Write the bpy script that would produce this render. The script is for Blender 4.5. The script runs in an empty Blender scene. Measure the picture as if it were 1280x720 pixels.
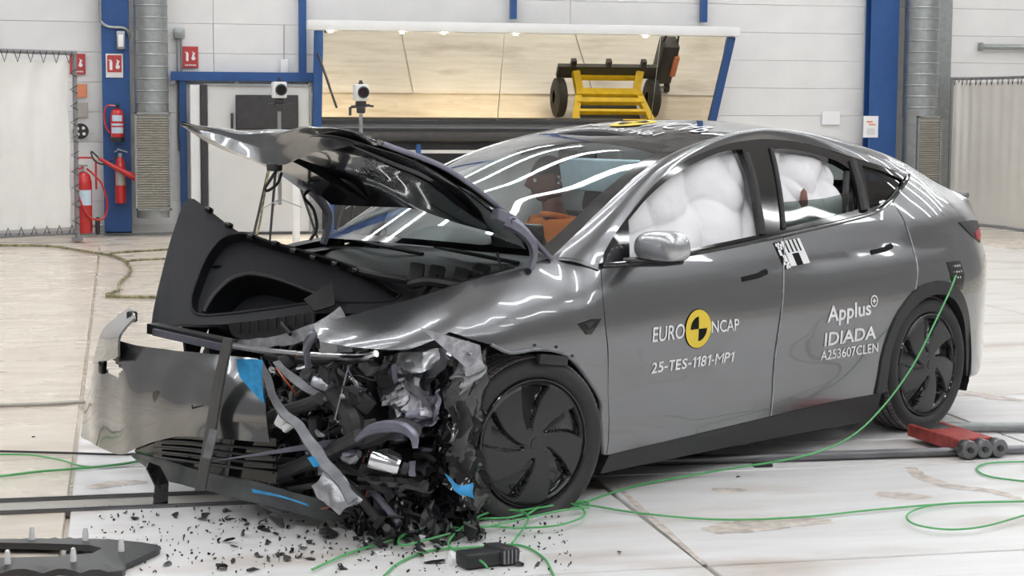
import bpy, bmesh, math, random
from mathutils import Vector, Matrix, geometry, noise
random.seed(7)
C = bpy.context.scene.collection
SC = bpy.context.scene
R = math.radians
# ------------------------------------------------------------------ camera
cam_d = bpy.data.cameras.new('camera'); cam = bpy.data.objects.new('camera', cam_d); C.objects.link(cam)
cam_d.sensor_width = 36; cam_d.lens = 2224.0 / 1280 * 36; cam_d.clip_end = 200
cam.location = (-1.1965, -7.862, 1.6647)
def look(yaw, pitch, roll):
    cy, sy, cp, sp = math.cos(yaw), math.sin(yaw), math.cos(pitch), math.sin(pitch)
    f = Vector((sy*cp, cy*cp, -sp)); r = Vector((cy, -sy, 0)); d = f.cross(r)
    r2 = r*math.cos(roll) + d*math.sin(roll); d2 = d*math.cos(roll) - r*math.sin(roll)
    return Matrix((r2, -d2, -f)).transposed()
cam.rotation_euler = look(0.21817, 0.0991, -0.0059).to_euler()
SC.camera = cam
# ------------------------------------------------------------------ world, exposure
w = bpy.data.worlds.new('world'); SC.world = w; w.use_nodes = True
w.node_tree.nodes['Background'].inputs[0].default_value = (.85, .9, 1, 1)
w.node_tree.nodes['Background'].inputs[1].default_value = .3
SC.view_settings.view_transform = 'Standard'; SC.view_settings.look = 'None'
SC.view_settings.gamma = 1; SC.view_settings.use_curve_mapping = False
SC.view_settings.exposure = 0.10
LAMP = 18.0          # strength of the ceiling light panels
# ------------------------------------------------------------------ materials
def mat(name, col, rough=.5, metal=0, var=.06, nscale=20, bump=0, bscale=200, coat=0, spec=.5, emit=None, sheen=0):
    m = bpy.data.materials.new(name); m.use_nodes = True
    nt = m.node_tree; b = nt.nodes['Principled BSDF']
    b.inputs['Roughness'].default_value = rough; b.inputs['Metallic'].default_value = metal
    b.inputs['Coat Weight'].default_value = coat; b.inputs['Coat Roughness'].default_value = .03
    b.inputs['Specular IOR Level'].default_value = spec
    tc = nt.nodes.new('ShaderNodeTexCoord'); nz = nt.nodes.new('ShaderNodeTexNoise')
    nz.inputs['Scale'].default_value = nscale; nz.inputs['Detail'].default_value = 4
    nt.links.new(tc.outputs['Object'], nz.inputs['Vector'])
    cr = nt.nodes.new('ShaderNodeValToRGB')
    cr.color_ramp.elements[0].color = tuple(max(0, c*(1-var)) for c in col) + (1,)
    cr.color_ramp.elements[1].color = tuple(min(1, c*(1+var)) for c in col) + (1,)
    cr.color_ramp.elements[0].position = .3; cr.color_ramp.elements[1].position = .7
    nt.links.new(nz.outputs[0], cr.inputs[0]); nt.links.new(cr.outputs[0], b.inputs['Base Color'])
    if bump:
        n2 = nt.nodes.new('ShaderNodeTexNoise'); n2.inputs['Scale'].default_value = bscale
        nt.links.new(tc.outputs['Object'], n2.inputs['Vector'])
        bp = nt.nodes.new('ShaderNodeBump'); bp.inputs['Strength'].default_value = bump; bp.inputs['Distance'].default_value = .01
        nt.links.new(n2.outputs[0], bp.inputs['Height']); nt.links.new(bp.outputs[0], b.inputs['Normal'])
    if emit:
        b.inputs['Emission Color'].default_value = emit[:3] + (1,); b.inputs['Emission Strength'].default_value = emit[3]
    return m
def glass(name, tint, refl=1.0, alpha_dark=0.0):
    m = bpy.data.materials.new(name); m.use_nodes = True; nt = m.node_tree; nt.nodes.clear()
    o = nt.nodes.new('ShaderNodeOutputMaterial'); t = nt.nodes.new('ShaderNodeBsdfTransparent'); g = nt.nodes.new('ShaderNodeBsdfGlossy')
    t.inputs[0].default_value = tint + (1,); g.inputs['Roughness'].default_value = .02; g.inputs[0].default_value = (1, 1, 1, 1)
    lw = nt.nodes.new('ShaderNodeLayerWeight'); lw.inputs[0].default_value = .5          # Schlick, the same from both sides of the pane
    pw = nt.nodes.new('ShaderNodeMath'); pw.operation = 'POWER'; pw.inputs[1].default_value = 5; nt.links.new(lw.outputs['Facing'], pw.inputs[0])
    f = nt.nodes.new('ShaderNodeMath'); f.operation = 'MULTIPLY_ADD'; f.inputs[1].default_value = .93; f.inputs[2].default_value = .06; nt.links.new(pw.outputs[0], f.inputs[0])
    mx = nt.nodes.new('ShaderNodeMixShader'); nt.links.new(f.outputs[0], mx.inputs[0])
    nt.links.new(t.outputs[0], mx.inputs[1]); nt.links.new(g.outputs[0], mx.inputs[2])
    nt.links.new(mx.outputs[0], o.inputs[0]); return m
M = dict(
 paint=mat('grey_car_paint', (.215, .22, .228), .25, .9, .01, 2, coat=1),
 paint_in=mat('dark_primer_paint', (.018, .018, .024), .16, 0, .01, 2, coat=.8),
 blk=mat('black_plastic', (.022, .022, .024), .45, 0, .15, 40, .15, 300),
 stepg=mat('step_edge_grey', (.075, .077, .084), .5, 0, .08, 30),
 lav=mat('bare_primed_metal', (.33, .33, .38), .38, .35, .12, 20),
 tub=mat('grained_black_liner', (.019, .020, .025), .5, 0, .12, 60, .25, 500),
 gloss=mat('gloss_black_trim', (.008, .008, .009), .08, 0, .01, 2, coat=.5),
 rub=mat('tyre_rubber', (.030, .029, .030), .62, 0, .12, 25, .1, 200),
 tread=mat('lit_tread_rubber', (.19, .17, .175), .8, 0, .15, 30, .2, 200),  # pale tread; colour raised further to stand in for light on it
 cover=mat('wheel_cover_grey', (.05, .05, .052), .33, .35, .06, 30),
 steel=mat('galvanised_steel', (.35, .37, .37), .38, .8, .1, 14),
 cast=mat('crumpled_aluminium', (.46, .46, .49), .34, .8, .3, 25, .25, 60),
 white=mat('white_paint', (.80, .80, .80), .5, 0, .03, 3),
 walld=mat('far_dark_wall', (.28, .28, .29), .7, 0, .2, .4),
 wallm=mat('grey_wall', (.45, .45, .46), .6, 0, .15, .4),
 wallw=mat('white_wall_panel', (.76, .755, .75), .55, 0, .035, 2.2, .08, 60),
 blue=mat('blue_steel_paint', (.02, .082, .26), .4, 0, .08, 6),
 red=mat('red_enamel', (.52, .022, .022), .3, 0, .08, 20, coat=.3),
 redsign=mat('red_sign_print', (.48, .05, .05), .5, 0, .06, 20),
 orange=mat('orange_sign_print', (.75, .27, .14), .5, 0, .05, 20),
 silver=mat('silver_mirror_cap', (.50, .51, .53), .25, .7, .03, 30, coat=.6),
 grey=mat('grey_plastic', (.22, .22, .23), .5, 0, .1, 30),
 strut=mat('torn_grey_plastic', (.17, .175, .19), .38, .1, .3, 18),
 scuff=mat('blue_barrier_paint', (.03, .30, .62), .5, 0, .25, 30),
 bag=mat('white_airbag_fabric', (.93, .92, .94), .9, 0, .02, 9, .05, 90),
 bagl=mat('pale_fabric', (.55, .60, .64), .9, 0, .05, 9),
 seat=mat('black_upholstery', (.02, .02, .022), .6, 0, .1, 30, .1, 200),
 pale_blue=mat('pale_blue_vinyl', (.55, .68, .78), .7, 0, .05, 20),
 skin=mat('brown_vinyl_skin', (.22, .10, .075), .5, 0, .12, 14),
 cap=mat('dark_head_cap', (.03, .025, .024), .5, 0, .1, 14),
 shirt=mat('orange_cotton', (.95, .25, .05), .85, 0, .08, 18, .15, 120),
 cable=mat('green_cable_sheath', (.10, .42, .14), .45, 0, .08, 8),
 rope=mat('black_yellow_rope', (.22, .20, .11), .8, 0, .8, 18),
 curtain=mat('white_tarpaulin', (.80, .79, .77), .4, 0, .04, 2, .12, 6),
 tarp2=mat('beige_tarpaulin', (.68, .655, .61), .6, 0, .04, 2, .1, 5),
 yellow=mat('yellow_machine_paint', (.72, .50, .02), .4, 0, .12, 8),
 decalw=mat('white_vinyl', (.85, .85, .86), .5, 0, .01),
 decaly=mat('yellow_vinyl', (.85, .62, .06), .5, 0, .02),
 decalk=mat('black_vinyl', (.010, .010, .010), .6, 0, .02, spec=.12),
 tail=mat('red_lamp_lens', (.42, .012, .02), .3, 0, .05, spec=.2),
 board=mat('pale_enclosure_panel', (.63, .63, .62), .5, 0, .03, 3),
 dark=mat('dark_machine_paint', (.035, .034, .036), .45, 0, .2, 12),
 lens=mat('camera_lens_glass', (.03, .006, .01), .05, 0, .1, coat=1),
 chrome=mat('bright_metal', (.75, .75, .77), .16, 1, .05, 30),
 wire=mat('orange_wire', (.5, .09, .03), .5, 0, .1),
 hinge=mat('violet_grey_steel', (.20, .20, .25), .4, .5, .1, 30),
 grille=mat('perforated_grille', (.40, .38, .34), .6, .2, .08, 60),
 lamp=mat('lamp_diffuser', (.9, .9, .9), .5, 0, 0, emit=(.95, .975, 1, LAMP)),
 spot=mat('spot_bulb', (.9, .9, .9), .5, 0, 0, emit=(1, .86, .6, 60.0)),
 ceil=mat('ceiling_sheet', (.60, .60, .62), .7, 0, .05, 1),
 pipe=mat('floor_pipe', (.20, .20, .21), .3, .8, .15, 8),
 red2=mat('worn_red_steel', (.36, .055, .045), .5, .1, .35, 22),
 roofg=glass('roof_glass', (.35, .36, .37)),
 dgrey=mat('dark_grey_trim', (.05, .052, .054), .4, 0, .15, 20),
 stain=mat('worn_brown_mark', (.56, .50, .45), .5, 0, .35, 14),
 lipm=mat('scraped_lip_plastic', (.085, .09, .092), .42, 0, .3, 12),
 clear=glass('windscreen_glass', (.86, .93, .91)),
 tint=glass('tinted_glass', (.30, .35, .33)),
)
def translucent(m, f):
    nt = m.node_tree; b = nt.nodes['Principled BSDF']; o = nt.nodes['Material Output']
    t = nt.nodes.new('ShaderNodeBsdfTranslucent'); t.inputs[0].default_value = (.9, .9, .92, 1); x = nt.nodes.new('ShaderNodeMixShader'); x.inputs[0].default_value = f
    nt.links.new(b.outputs[0], x.inputs[1]); nt.links.new(t.outputs[0], x.inputs[2]); nt.links.new(x.outputs[0], o.inputs[0])
translucent(M['bag'], .12)
M['bag_far'] = mat('white_airbag_fabric_backlit', (.93, .92, .94), .9, 0, .03, 9, .12, 90); translucent(M['bag_far'], .5)
def floor_mat(name, base, streak, stain, rough, along=0):
    m = bpy.data.materials.new(name); m.use_nodes = True; nt = m.node_tree; b = nt.nodes['Principled BSDF']
    tc = nt.nodes.new('ShaderNodeTexCoord'); mp = nt.nodes.new('ShaderNodeMapping'); mp.inputs['Scale'].default_value = (.55, 5, 1)
    nt.links.new(tc.outputs['Object'], mp.inputs['Vector'])
    n1 = nt.nodes.new('ShaderNodeTexNoise'); n1.inputs['Scale'].default_value = 1.6; n1.inputs['Detail'].default_value = 8; n1.inputs['Roughness'].default_value = .65
    nt.links.new(mp.outputs[0], n1.inputs['Vector'])
    r1 = nt.nodes.new('ShaderNodeValToRGB'); r1.color_ramp.elements[0].position = .36; r1.color_ramp.elements[1].position = .62
    r1.color_ramp.elements[0].color = streak + (1,); r1.color_ramp.elements[1].color = base + (1,)
    nt.links.new(n1.outputs[0], r1.inputs[0])
    n2 = nt.nodes.new('ShaderNodeTexNoise'); n2.inputs['Scale'].default_value = .9; n2.inputs['Detail'].default_value = 6
    mp2 = nt.nodes.new('ShaderNodeMapping'); mp2.inputs['Scale'].default_value = (1, 2.6, 1); mp2.inputs['Location'].default_value = (3.1, .7, 0)
    nt.links.new(tc.outputs['Object'], mp2.inputs['Vector']); nt.links.new(mp2.outputs[0], n2.inputs['Vector'])
    r2 = nt.nodes.new('ShaderNodeValToRGB'); r2.color_ramp.elements[0].position = .53; r2.color_ramp.elements[1].position = .75
    nt.links.new(n2.outputs[0], r2.inputs[0])
    mx = nt.nodes.new('ShaderNodeMixRGB'); mx.inputs[2].default_value = stain + (1,)
    nt.links.new(r1.outputs[0], mx.inputs[1]); nt.links.new(r2.outputs[0], mx.inputs[0])
    nt.links.new(mx.outputs[0], b.inputs['Base Color'])
    mr = nt.nodes.new('ShaderNodeMapRange'); mr.inputs[3].default_value = rough; mr.inputs[4].default_value = rough + .25
    nt.links.new(n2.outputs[0], mr.inputs[0]); nt.links.new(mr.outputs[0], b.inputs['Roughness'])
    bp = nt.nodes.new('ShaderNodeBump'); bp.inputs['Strength'].default_value = .06; bp.inputs['Distance'].default_value = .01
    nt.links.new(n1.outputs[0], bp.inputs['Height']); nt.links.new(bp.outputs[0], b.inputs['Normal'])
    return m
M['floor_b'] = floor_mat('beige_sealed_floor', (.71, .64, .54), (.58, .51, .42), (.50, .43, .35), .16)
M['floor_w'] = floor_mat('white_floor_plate_paint', (.76, .755, .755), (.68, .665, .65), (.47, .40, .34), .28)
M['floor_p'] = floor_mat('pale_floor_plate_paint', (.74, .72, .68), (.64, .60, .55), (.46, .40, .34), .22)
M['mirror'] = mat('mirror_film', (.78, .71, .58), .015, 1, .01)
# ------------------------------------------------------------------ geometry helpers: geo = (verts, faces)
def join(*gs):
    V, F = [], []
    for g in gs:
        n = len(V); V += list(g[0]); F += [tuple(i+n for i in f) for f in g[1]]
    return V, F
def xf(g, m): return [m @ Vector(v) for v in g[0]], g[1]
def box(c, s, rot=None):
    x, y, z = s[0]/2, s[1]/2, s[2]/2
    v = [Vector(p) for p in [(-x,-y,-z),(x,-y,-z),(x,y,-z),(-x,y,-z),(-x,-y,z),(x,-y,z),(x,y,z),(-x,y,z)]]
    if rot: 
        from mathutils import Euler
        e = Euler(rot).to_matrix(); v = [e @ p for p in v]
    return [p + Vector(c) for p in v], [(0,3,2,1),(4,5,6,7),(0,1,5,4),(1,2,6,5),(2,3,7,6),(3,0,4,7)]
def rbox(c, s, r=.02, rot=None, seg=2):
    bm = bmesh.new(); bmesh.ops.create_cube(bm, size=1)
    for v in bm.verts: v.co = Vector((v.co.x*s[0], v.co.y*s[1], v.co.z*s[2]))
    bmesh.ops.bevel(bm, geom=bm.edges[:], offset=r, segments=seg, affect='EDGES', profile=.5)
    m = Matrix.Identity(3)
    if rot:
        from mathutils import Euler
        m = Euler(rot).to_matrix()
    V = [m @ v.co + Vector(c) for v in bm.verts]; bm.verts.index_update()
    F = [tuple(v.index for v in f.verts) for f in bm.faces]; bm.free(); return V, F
def beam(a, b, w, h, up=(0,0,1)):
    a, b = Vector(a), Vector(b); d = (b-a).normalized(); u = Vector(up)
    s = d.cross(u)
    if s.length < 1e-4: s = d.cross(Vector((0,1,0)))
    s.normalize(); u = s.cross(d)
    V = [p + s*sx*w/2 + u*sz*h/2 for p in (a, b) for sx, sz in ((-1,-1),(1,-1),(1,1),(-1,1))]
    return V, [(3,2,1,0),(4,5,6,7),(0,1,5,4),(1,2,6,5),(2,3,7,6),(3,0,4,7)]
def cr(P, n=6, closed=False):
    P = [Vector(p) for p in P]; out = []; N = len(P)
    if N < 3 and not closed: 
        return [P[0].lerp(P[1], i/n) for i in range(n+1)]
    for i in range(N if closed else N-1):
        g = lambda k: P[k % N] if closed else (P[k] if 0 <= k < N else (2*P[0]-P[1] if k < 0 else 2*P[-1]-P[-2]))
        a, b, c, d = g(i-1), g(i), g(i+1), g(i+2)
        for j in range(n):
            t = j/n
            out.append(.5*((2*b)+(c-a)*t+(2*a-5*b+4*c-d)*t*t+(3*b-a-3*c+d)*t**3))
    if not closed: out.append(P[-1])
    return out
def tube(P, r, n=8, smooth=0, closed=False, cap=True):
    if smooth: P = cr(P, smooth, closed)
    P = [Vector(p) for p in P]; N = len(P); V, F = [], []
    if isinstance(r, (list, tuple)) and len(r) != N:
        q = len(r)-1; r = [r[min(int(i*q/(N-1)), q-1)]*(1-(i*q/(N-1)-min(int(i*q/(N-1)), q-1)))+r[min(int(i*q/(N-1)), q-1)+1]*(i*q/(N-1)-min(int(i*q/(N-1)), q-1)) for i in range(N)]
    t0 = (P[1]-P[0]).normalized(); u = t0.orthogonal().normalized()
    for i, p in enumerate(P):
        if closed: t = P[(i+1) % N]-P[i-1]
        else: t = P[min(i+1, N-1)]-P[max(i-1, 0)]
        if t.length < 1e-7: t = t0.copy()
        t.normalize(); u = (u - t*u.dot(t))
        if u.length < 1e-5: u = t.orthogonal()
        u.normalize(); b = t.cross(u); rr = r[i] if isinstance(r, (list, tuple)) else r
        for k in range(n):
            a = 2*math.pi*k/n; V.append(p + (u*math.cos(a)+b*math.sin(a))*rr)
    for i in range(N if closed else N-1):
        for k in range(n):
            j = (i+1) % N
            F.append((i*n+k, i*n+(k+1) % n, j*n+(k+1) % n, j*n+k))
    if cap and not closed: F += [tuple(reversed(range(n))), tuple(range((N-1)*n, N*n))]
    return V, F
def lathe(prof, n=32, c=(0,0,0), axis='z', a0=0, a1=2*math.pi):
    V, F = [], []; full = abs(a1-a0-2*math.pi) < 1e-6; m = len(prof)
    N = n if full else n+1
    for k in range(N):
        a = a0+(a1-a0)*k/n
        for r, h in prof:
            p = (r*math.cos(a), r*math.sin(a), h)
            if axis == 'y': p = (p[0], p[2], p[1])
            if axis == 'x': p = (p[2], p[0], p[1])
            V.append(Vector(p)+Vector(c))
    for k in range(n):
        j = (k+1) % N
        for i in range(m-1): F.append((k*m+i, j*m+i, j*m+i+1, k*m+i+1))
    return V, F
def grid(fn, nu, nv):
    V = [Vector(fn(i/nu, j/nv)) for i in range(nu+1) for j in range(nv+1)]
    F = [(i*(nv+1)+j, (i+1)*(nv+1)+j, (i+1)*(nv+1)+j+1, i*(nv+1)+j+1) for i in range(nu) for j in range(nv)]
    return V, F
def patch(rows, n=5, disp=None, flip=False):
    a = [cr(r, n) for r in rows]; L = min(len(r) for r in a)
    cols = [cr([r[k] for r in a], n) for k in range(L)]
    V = []; m = len(cols[0])
    for c in cols: V += c
    if disp: V = [p + disp(p) for p in V]
    F = [(i*m+j, (i+1)*m+j, (i+1)*m+j+1, i*m+j+1) for i in range(L-1) for j in range(m-1)]
    if flip: F = [tuple(reversed(f)) for f in F]
    return V, F
def thick(g, t):
    """give an open sheet a real thickness t along its vertex normals"""
    me = bpy.data.meshes.new('t'); me.from_pydata([tuple(v) for v in g[0]], [], g[1]); bm = bmesh.new(); bm.from_mesh(me)
    bmesh.ops.recalc_face_normals
    bm.normal_update(); bmesh.ops.solidify(bm, geom=bm.faces[:], thickness=t)
    bm.verts.index_update(); out = ([v.co.copy() for v in bm.verts], [tuple(v.index for v in f.verts) for f in bm.faces])
    bm.free(); bpy.data.meshes.remove(me); return out
def disc(c, r, axis='y', n=24, h=.01):
    return lathe([(0, -h/2), (r, -h/2), (r, h/2), (0, h/2)], n, c, axis)
def mesh(name, g, m, smooth=True, ang=40):
    me = bpy.data.meshes.new(name); me.from_pydata([tuple(v) for v in g[0]], [], g[1]); me.update()
    for x in (m if isinstance(m, (list, tuple)) else [m]): me.materials.append(M[x])
    if smooth:
        me.polygons.foreach_set('use_smooth', [True]*len(me.polygons))
        me.set_sharp_from_angle(angle=R(ang))
    return me
def part(name, g, m, parent, label=None, smooth=True, ang=40, loc=None):
    o = bpy.data.objects.new(name, mesh(name, g, m, smooth, ang)); C.objects.link(o); o.parent = parent
    if loc: o.location = loc
    if label: o['label'] = label
    return o
def tag(o, label, cat, group=None):
    o['label'] = label; o['category'] = cat
    if group: o['group'] = group
    return o
def thing(name, label, cat, loc=(0,0,0), rz=0, group=None):
    o = bpy.data.objects.new(name, None); C.objects.link(o); o.empty_display_size = .1
    o.location = loc; o.rotation_euler = (0, 0, rz); return tag(o, label, cat, group)
def solo(name, g, m, label, cat, group=None, smooth=True, ang=40, at=None):
    """a thing that is one mesh; its origin goes to the middle of its base"""
    V = [Vector(v) for v in g[0]]
    lo = Vector([min(v[i] for v in V) for i in range(3)]); hi = Vector([max(v[i] for v in V) for i in range(3)])
    o0 = Vector(at) if at else Vector(((lo.x+hi.x)/2, (lo.y+hi.y)/2, lo.z))
    o = bpy.data.objects.new(name, mesh(name, ([v-o0 for v in V], g[1]), m, smooth, ang)); C.objects.link(o); o.location = o0
    return tag(o, label, cat, group)
def struct(name, g, m, parent=None, smooth=False):
    o = bpy.data.objects.new(name, mesh(name, g, m, smooth)); C.objects.link(o); o.parent = parent
    if parent is None: o['kind'] = 'structure'
    return o
def inpoly(p, poly):
    x, y = p; c = False; j = len(poly)-1
    for i in range(len(poly)):
        xi, yi = poly[i]; xj, yj = poly[j]
        if (yi > y) != (yj > y) and x < (xj-xi)*(y-yi)/(yj-yi)+xi: c = not c
        j = i
    return c
def dens(poly, s):
    out = []
    for i in range(len(poly)):
        a, b = Vector(poly[i]), Vector(poly[(i+1) % len(poly)]); n = max(1, int((b-a).length/s))
        out += [tuple(a.lerp(b, k/n)) for k in range(n)]
    return out
def tri2d(outer, holes=(), s=.05):
    """triangles of a polygon with holes; boundary first, then an inner lattice"""
    loops = [dens(outer, s)]+[dens(h, s) for h in holes]; V, E = [], []; nb = []
    for lp in loops:
        n0 = len(V); V += lp; E += [(n0+i, n0+(i+1) % len(lp)) for i in range(len(lp))]; nb.append((n0, len(lp)))
    xs = [p[0] for p in loops[0]]; ys = [p[1] for p in loops[0]]
    B = [Vector(p) for lp in loops for p in lp]
    x = min(xs)
    while x < max(xs):
        y = min(ys)
        while y < max(ys):
            if inpoly((x, y), loops[0]) and not any(inpoly((x, y), h) for h in loops[1:]):
                if min((b.x-x)**2+(b.y-y)**2 for b in B) > (s*.55)**2: V.append((x, y))
            y += s
        x += s
    r = geometry.delaunay_2d_cdt([Vector(v) for v in V], E, [], 0, 1e-6)
    vv, ff = r[0], r[2]; keep = []
    for f in ff:
        c = sum((vv[i] for i in f), Vector((0, 0)))/len(f)
        if inpoly(c, loops[0]) and not any(inpoly(c, h) for h in loops[1:]):
            a = (vv[f[1]]-vv[f[0]]).cross(vv[f[2]]-vv[f[0]])
            keep.append(tuple(f) if a > 0 else tuple(reversed(f)))
    return [tuple(v) for v in vv], keep
def sheet(name, outer, m, parent, fn, nrm, holes=(), s=.05, depth=.014, label=None):
    """a panel: 2D outline mapped by fn(a,b)->3D with exact normals nrm(a,b), plus a return flange of the given depth"""
    v2, f2 = tri2d(outer, holes, s)
    V = [Vector(fn(*p)) for p in v2]; N = [Vector(nrm(*p)) for p in v2]; F = list(f2)
    # face orientation follows the normal
    if f2:
        f = f2[0]; fnm = (V[f[1]]-V[f[0]]).cross(V[f[2]]-V[f[0]])
        if fnm.dot(N[f[0]]) < 0: F = [tuple(reversed(f)) for f in F]
    if depth:
        cnt = {}
        for f in F:
            for i in range(3):
                a, b = f[i], f[(i+1) % 3]; cnt[(a, b)] = 1
        for (a, b) in list(cnt):
            if (b, a) in cnt: continue
            n = len(V); d = (V[b]-V[a]).cross(N[a]); d.normalize()
            V += [V[a].copy(), V[b].copy(), V[b]-N[b]*depth, V[a]-N[a]*depth]; N += [d]*4
            F.append((n+1, n, n+3, n+2))
    me = mesh(name, (V, F), m, True, 180)
    me.normals_split_custom_set_from_vertices([tuple(n.normalized()) for n in N])
    o = bpy.data.objects.new(name, me); C.objects.link(o); o.parent = parent
    if label: o['label'] = label
    return o
def text_geo(body, bold=0, shear=0, res=3):
    cu = bpy.data.curves.new('lettering', 'FONT'); cu.body = body; cu.offset = bold; cu.shear = shear; cu.resolution_u = res
    o = bpy.data.objects.new('lettering', cu); C.objects.link(o); bpy.context.view_layer.update()
    ev = o.evaluated_get(bpy.context.evaluated_depsgraph_get()); me = ev.to_mesh()
    bm = bmesh.new(); bm.from_mesh(me); bmesh.ops.triangulate(bm, faces=bm.faces[:])
    for _ in range(2):
        L = [e for e in bm.edges if e.calc_length() > .22]
        if L: bmesh.ops.subdivide_edges(bm, edges=L, cuts=1); bmesh.ops.triangulate(bm, faces=bm.faces[:])
    bm.verts.index_update(); V = [v.co.copy() for v in bm.verts]; F = [tuple(v.index for v in f.verts) for f in bm.faces]
    bm.free(); ev.to_mesh_clear(); bpy.data.objects.remove(o); bpy.data.curves.remove(cu)
    x0 = min(v.x for v in V); x1 = max(v.x for v in V); y0 = min(v.y for v in V); y1 = max(v.y for v in V)
    return [((v.x-x0)/(x1-x0), (v.y-y0)/(y1-y0)) for v in V], F
def text_map(body, fn, **k):
    uv, F = text_geo(body, **k); return [Vector(fn(u, v)) for u, v in uv], F
# ================================================================== the hall
WY_ = 16.83
floor = struct('floor', box((5, 2, -.06), (44, 36, .06)), 'floor_b')
# white and pale floor plates with open joints (children of the floor)
def plate(x0, x1, y0, y1, m):
    g = .010
    struct('floor_plate', rbox(((x0+x1)/2, (y0+y1)/2, -.0185), (x1-x0-2*g, y1-y0-2*g, .036), .004, seg=1), m, floor)
PX = [-1.42, .90, 3.3, 6.2, 9.6]
for i in range(4):
    for (y0, y1, m) in ((-6.0, -1.74, 'floor_w'), (-1.74, -.10, 'floor_w'), (-.10, .52, 'floor_w'), (.52, 1.75, 'floor_w'), (1.75, 5.6, 'floor_p'), (5.6, 10.4, 'floor_p'), (10.4, 14.3, 'floor_p')):
        if i == 0 and y0 < -.2 and y0 > -2: y1 = -.36
        if i == 0 and y0 == -.10: y0 = -.14
        if y0 > 1.7 and i == 0: continue
        plate(PX[i], PX[i+1], y0, y1, m)
# beige side: long low planks of the sealed floor
for (y0, y1) in ((-6, -2.1), (-2.1, -.38), (-.12, .80), (.80, 2.34), (2.34, 5.2), (5.2, 9.1), (9.1, 14.3)):
    for (x0, x1) in ((-9, -4.4), (-4.4, -1.42)) + (((-1.42, .9),) if y0 > 2 else ()):
        plate(x0, x1, y0, y1, 'floor_b')
for x, y0, y1 in ((-4.4, -.37, -.13), (-1.5, -.35, -.14)):
    pass
for y in (-.37, -.135):
    struct('guide_rail', join(box((-2.6, y, -.006), (5.4, .03, .03)), box((-2.6, y, .011), (5.4, .012, .006))), 'pipe', floor)
struct('rail_slot', box((-2.6, -.25, -.012), (5.4, .22, .02)), 'grille', floor)
# wall behind, of horizontal insulated boards
wall = struct('wall_back', box((5, WY_+.14, 4.5), (44, .2, 9)), 'wallw')
pm = {}
for k in range(12):
    z = .02+.4*k
    for i, x in enumerate((-14.9, -9.9, -4.9, .1, 5.1, 10.1, 15.1, 20.1)):
        if z > 2.2 or True:
            if (i) not in pm: pm[i] = mesh('wall_panel', rbox((0, 0, .2), (4.994, .045, .3965), .004, seg=1), 'wallw', False)
            o = bpy.data.objects.new('wall_panel', pm[i]); C.objects.link(o); o.parent = wall; o.location = (x+2.5, WY_+.02, z)
struct('wall_left', box((-15.1, 2, 4.5), (.2, 36, 9)), 'walld')
struct('wall_right', box((27.1, 2, 4.5), (.2, 36, 9)), 'wallm')
struct('wall_front', box((5, -16.1, 4.5), (44, .2, 9)), 'walld')
ceil = struct('ceiling', box((5, 2, 9.1), (44, 36, .2)), 'ceil')
for i in range(9):
    struct('ceiling_beam', join(box((5, -14+4*i, 8.6), (44, .25, .08)), box((5, -14+4*i, 8.95), (44, .25, .08)), box((5, -14+4*i, 8.8), (44, .05, .4))), 'ceil', ceil)
struct('baseboard_back', box((5, WY_-.015, .05), (44, .03, .1)), 'board')
lm_ = mesh('ceiling_light', join(box((0, 0, 0), (5.4, .26, .05))), 'lamp', False)
lf_ = mesh('lamp_housing', join(box((0, 0, .06), (5.5, .34, .07))), 'white', False)
for i in range(4):
    for j in range(11):
        t = thing('ceiling_light', 'long white light panel under the hall ceiling', 'lamp', (-9+9.2*i, -13.4+2.9*j, 8.3), 0, 'hall ceiling lights')
        o = bpy.data.objects.new('diffuser', lm_); C.objects.link(o); o.parent = t
        o = bpy.data.objects.new('housing', lf_); C.objects.link(o); o.parent = t
        for sx in (-2.2, 2.2): part('hanger', box((sx, 0, .4), (.02, .02, .62)), 'steel', t, smooth=False)
# blue steel columns
def column(x0, x1, y, label):
    t = thing('steel_column', label, 'column', ((x0+x1)/2, y, 0))
    w_ = x1-x0
    part('flange', rbox((0, 0, 4.5), (w_, .03, 9), .004, seg=1), 'blue', t, smooth=False)
    part('web', box((0, .13, 4.5), (.04, .23, 9)), 'blue', t, smooth=False)
    part('flange', rbox((0, .2, 4.5), (w_, .02, 9), .004, seg=1), 'blue', t, smooth=False)
    part('base_plate', box((0, .10, .012), (w_+.02, .23, .024)), 'steel', t, smooth=False)
column(-1.38, -1.02, 16.55, 'wide blue steel column behind the two wall-hung fire extinguishers')
column(9.55, 9.98, 16.55, 'wide blue steel column rising behind the right end of the car roof')
t = thing('wall_beam', 'blue horizontal steel rail above the grey enclosure panel', 'beam', (.5, 16.72, 2.05))
part('rail', box((0, 0, .06), (1.95, .14, .12)), 'blue', t, smooth=False)
for x in (-.95, -.1, .9): part('bracket', box((x, .03, -.02), (.06, .12, .06)), 'steel', t, smooth=False)
def post(x, z0, z1, w_, label, y=16.74, d=.1):
    return solo('steel_post', box((x, y, (z0+z1)/2), (w_, d, z1-z0)), 'blue', label, 'post', smooth=False)
post(-.32, 0, 2.05, .09, 'narrow blue post at the left edge of the grey enclosure')
post(1.30, 2.1, 8.9, .10, 'slim blue upright above the enclosure, left of the mirror')
post(4.25, 2.95, 8.9, .085, 'slim blue upright above the middle of the white mirror beam')
post(7.05, 2.95, 8.9, .085, 'slim blue upright above the right end of the white mirror beam')
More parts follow.
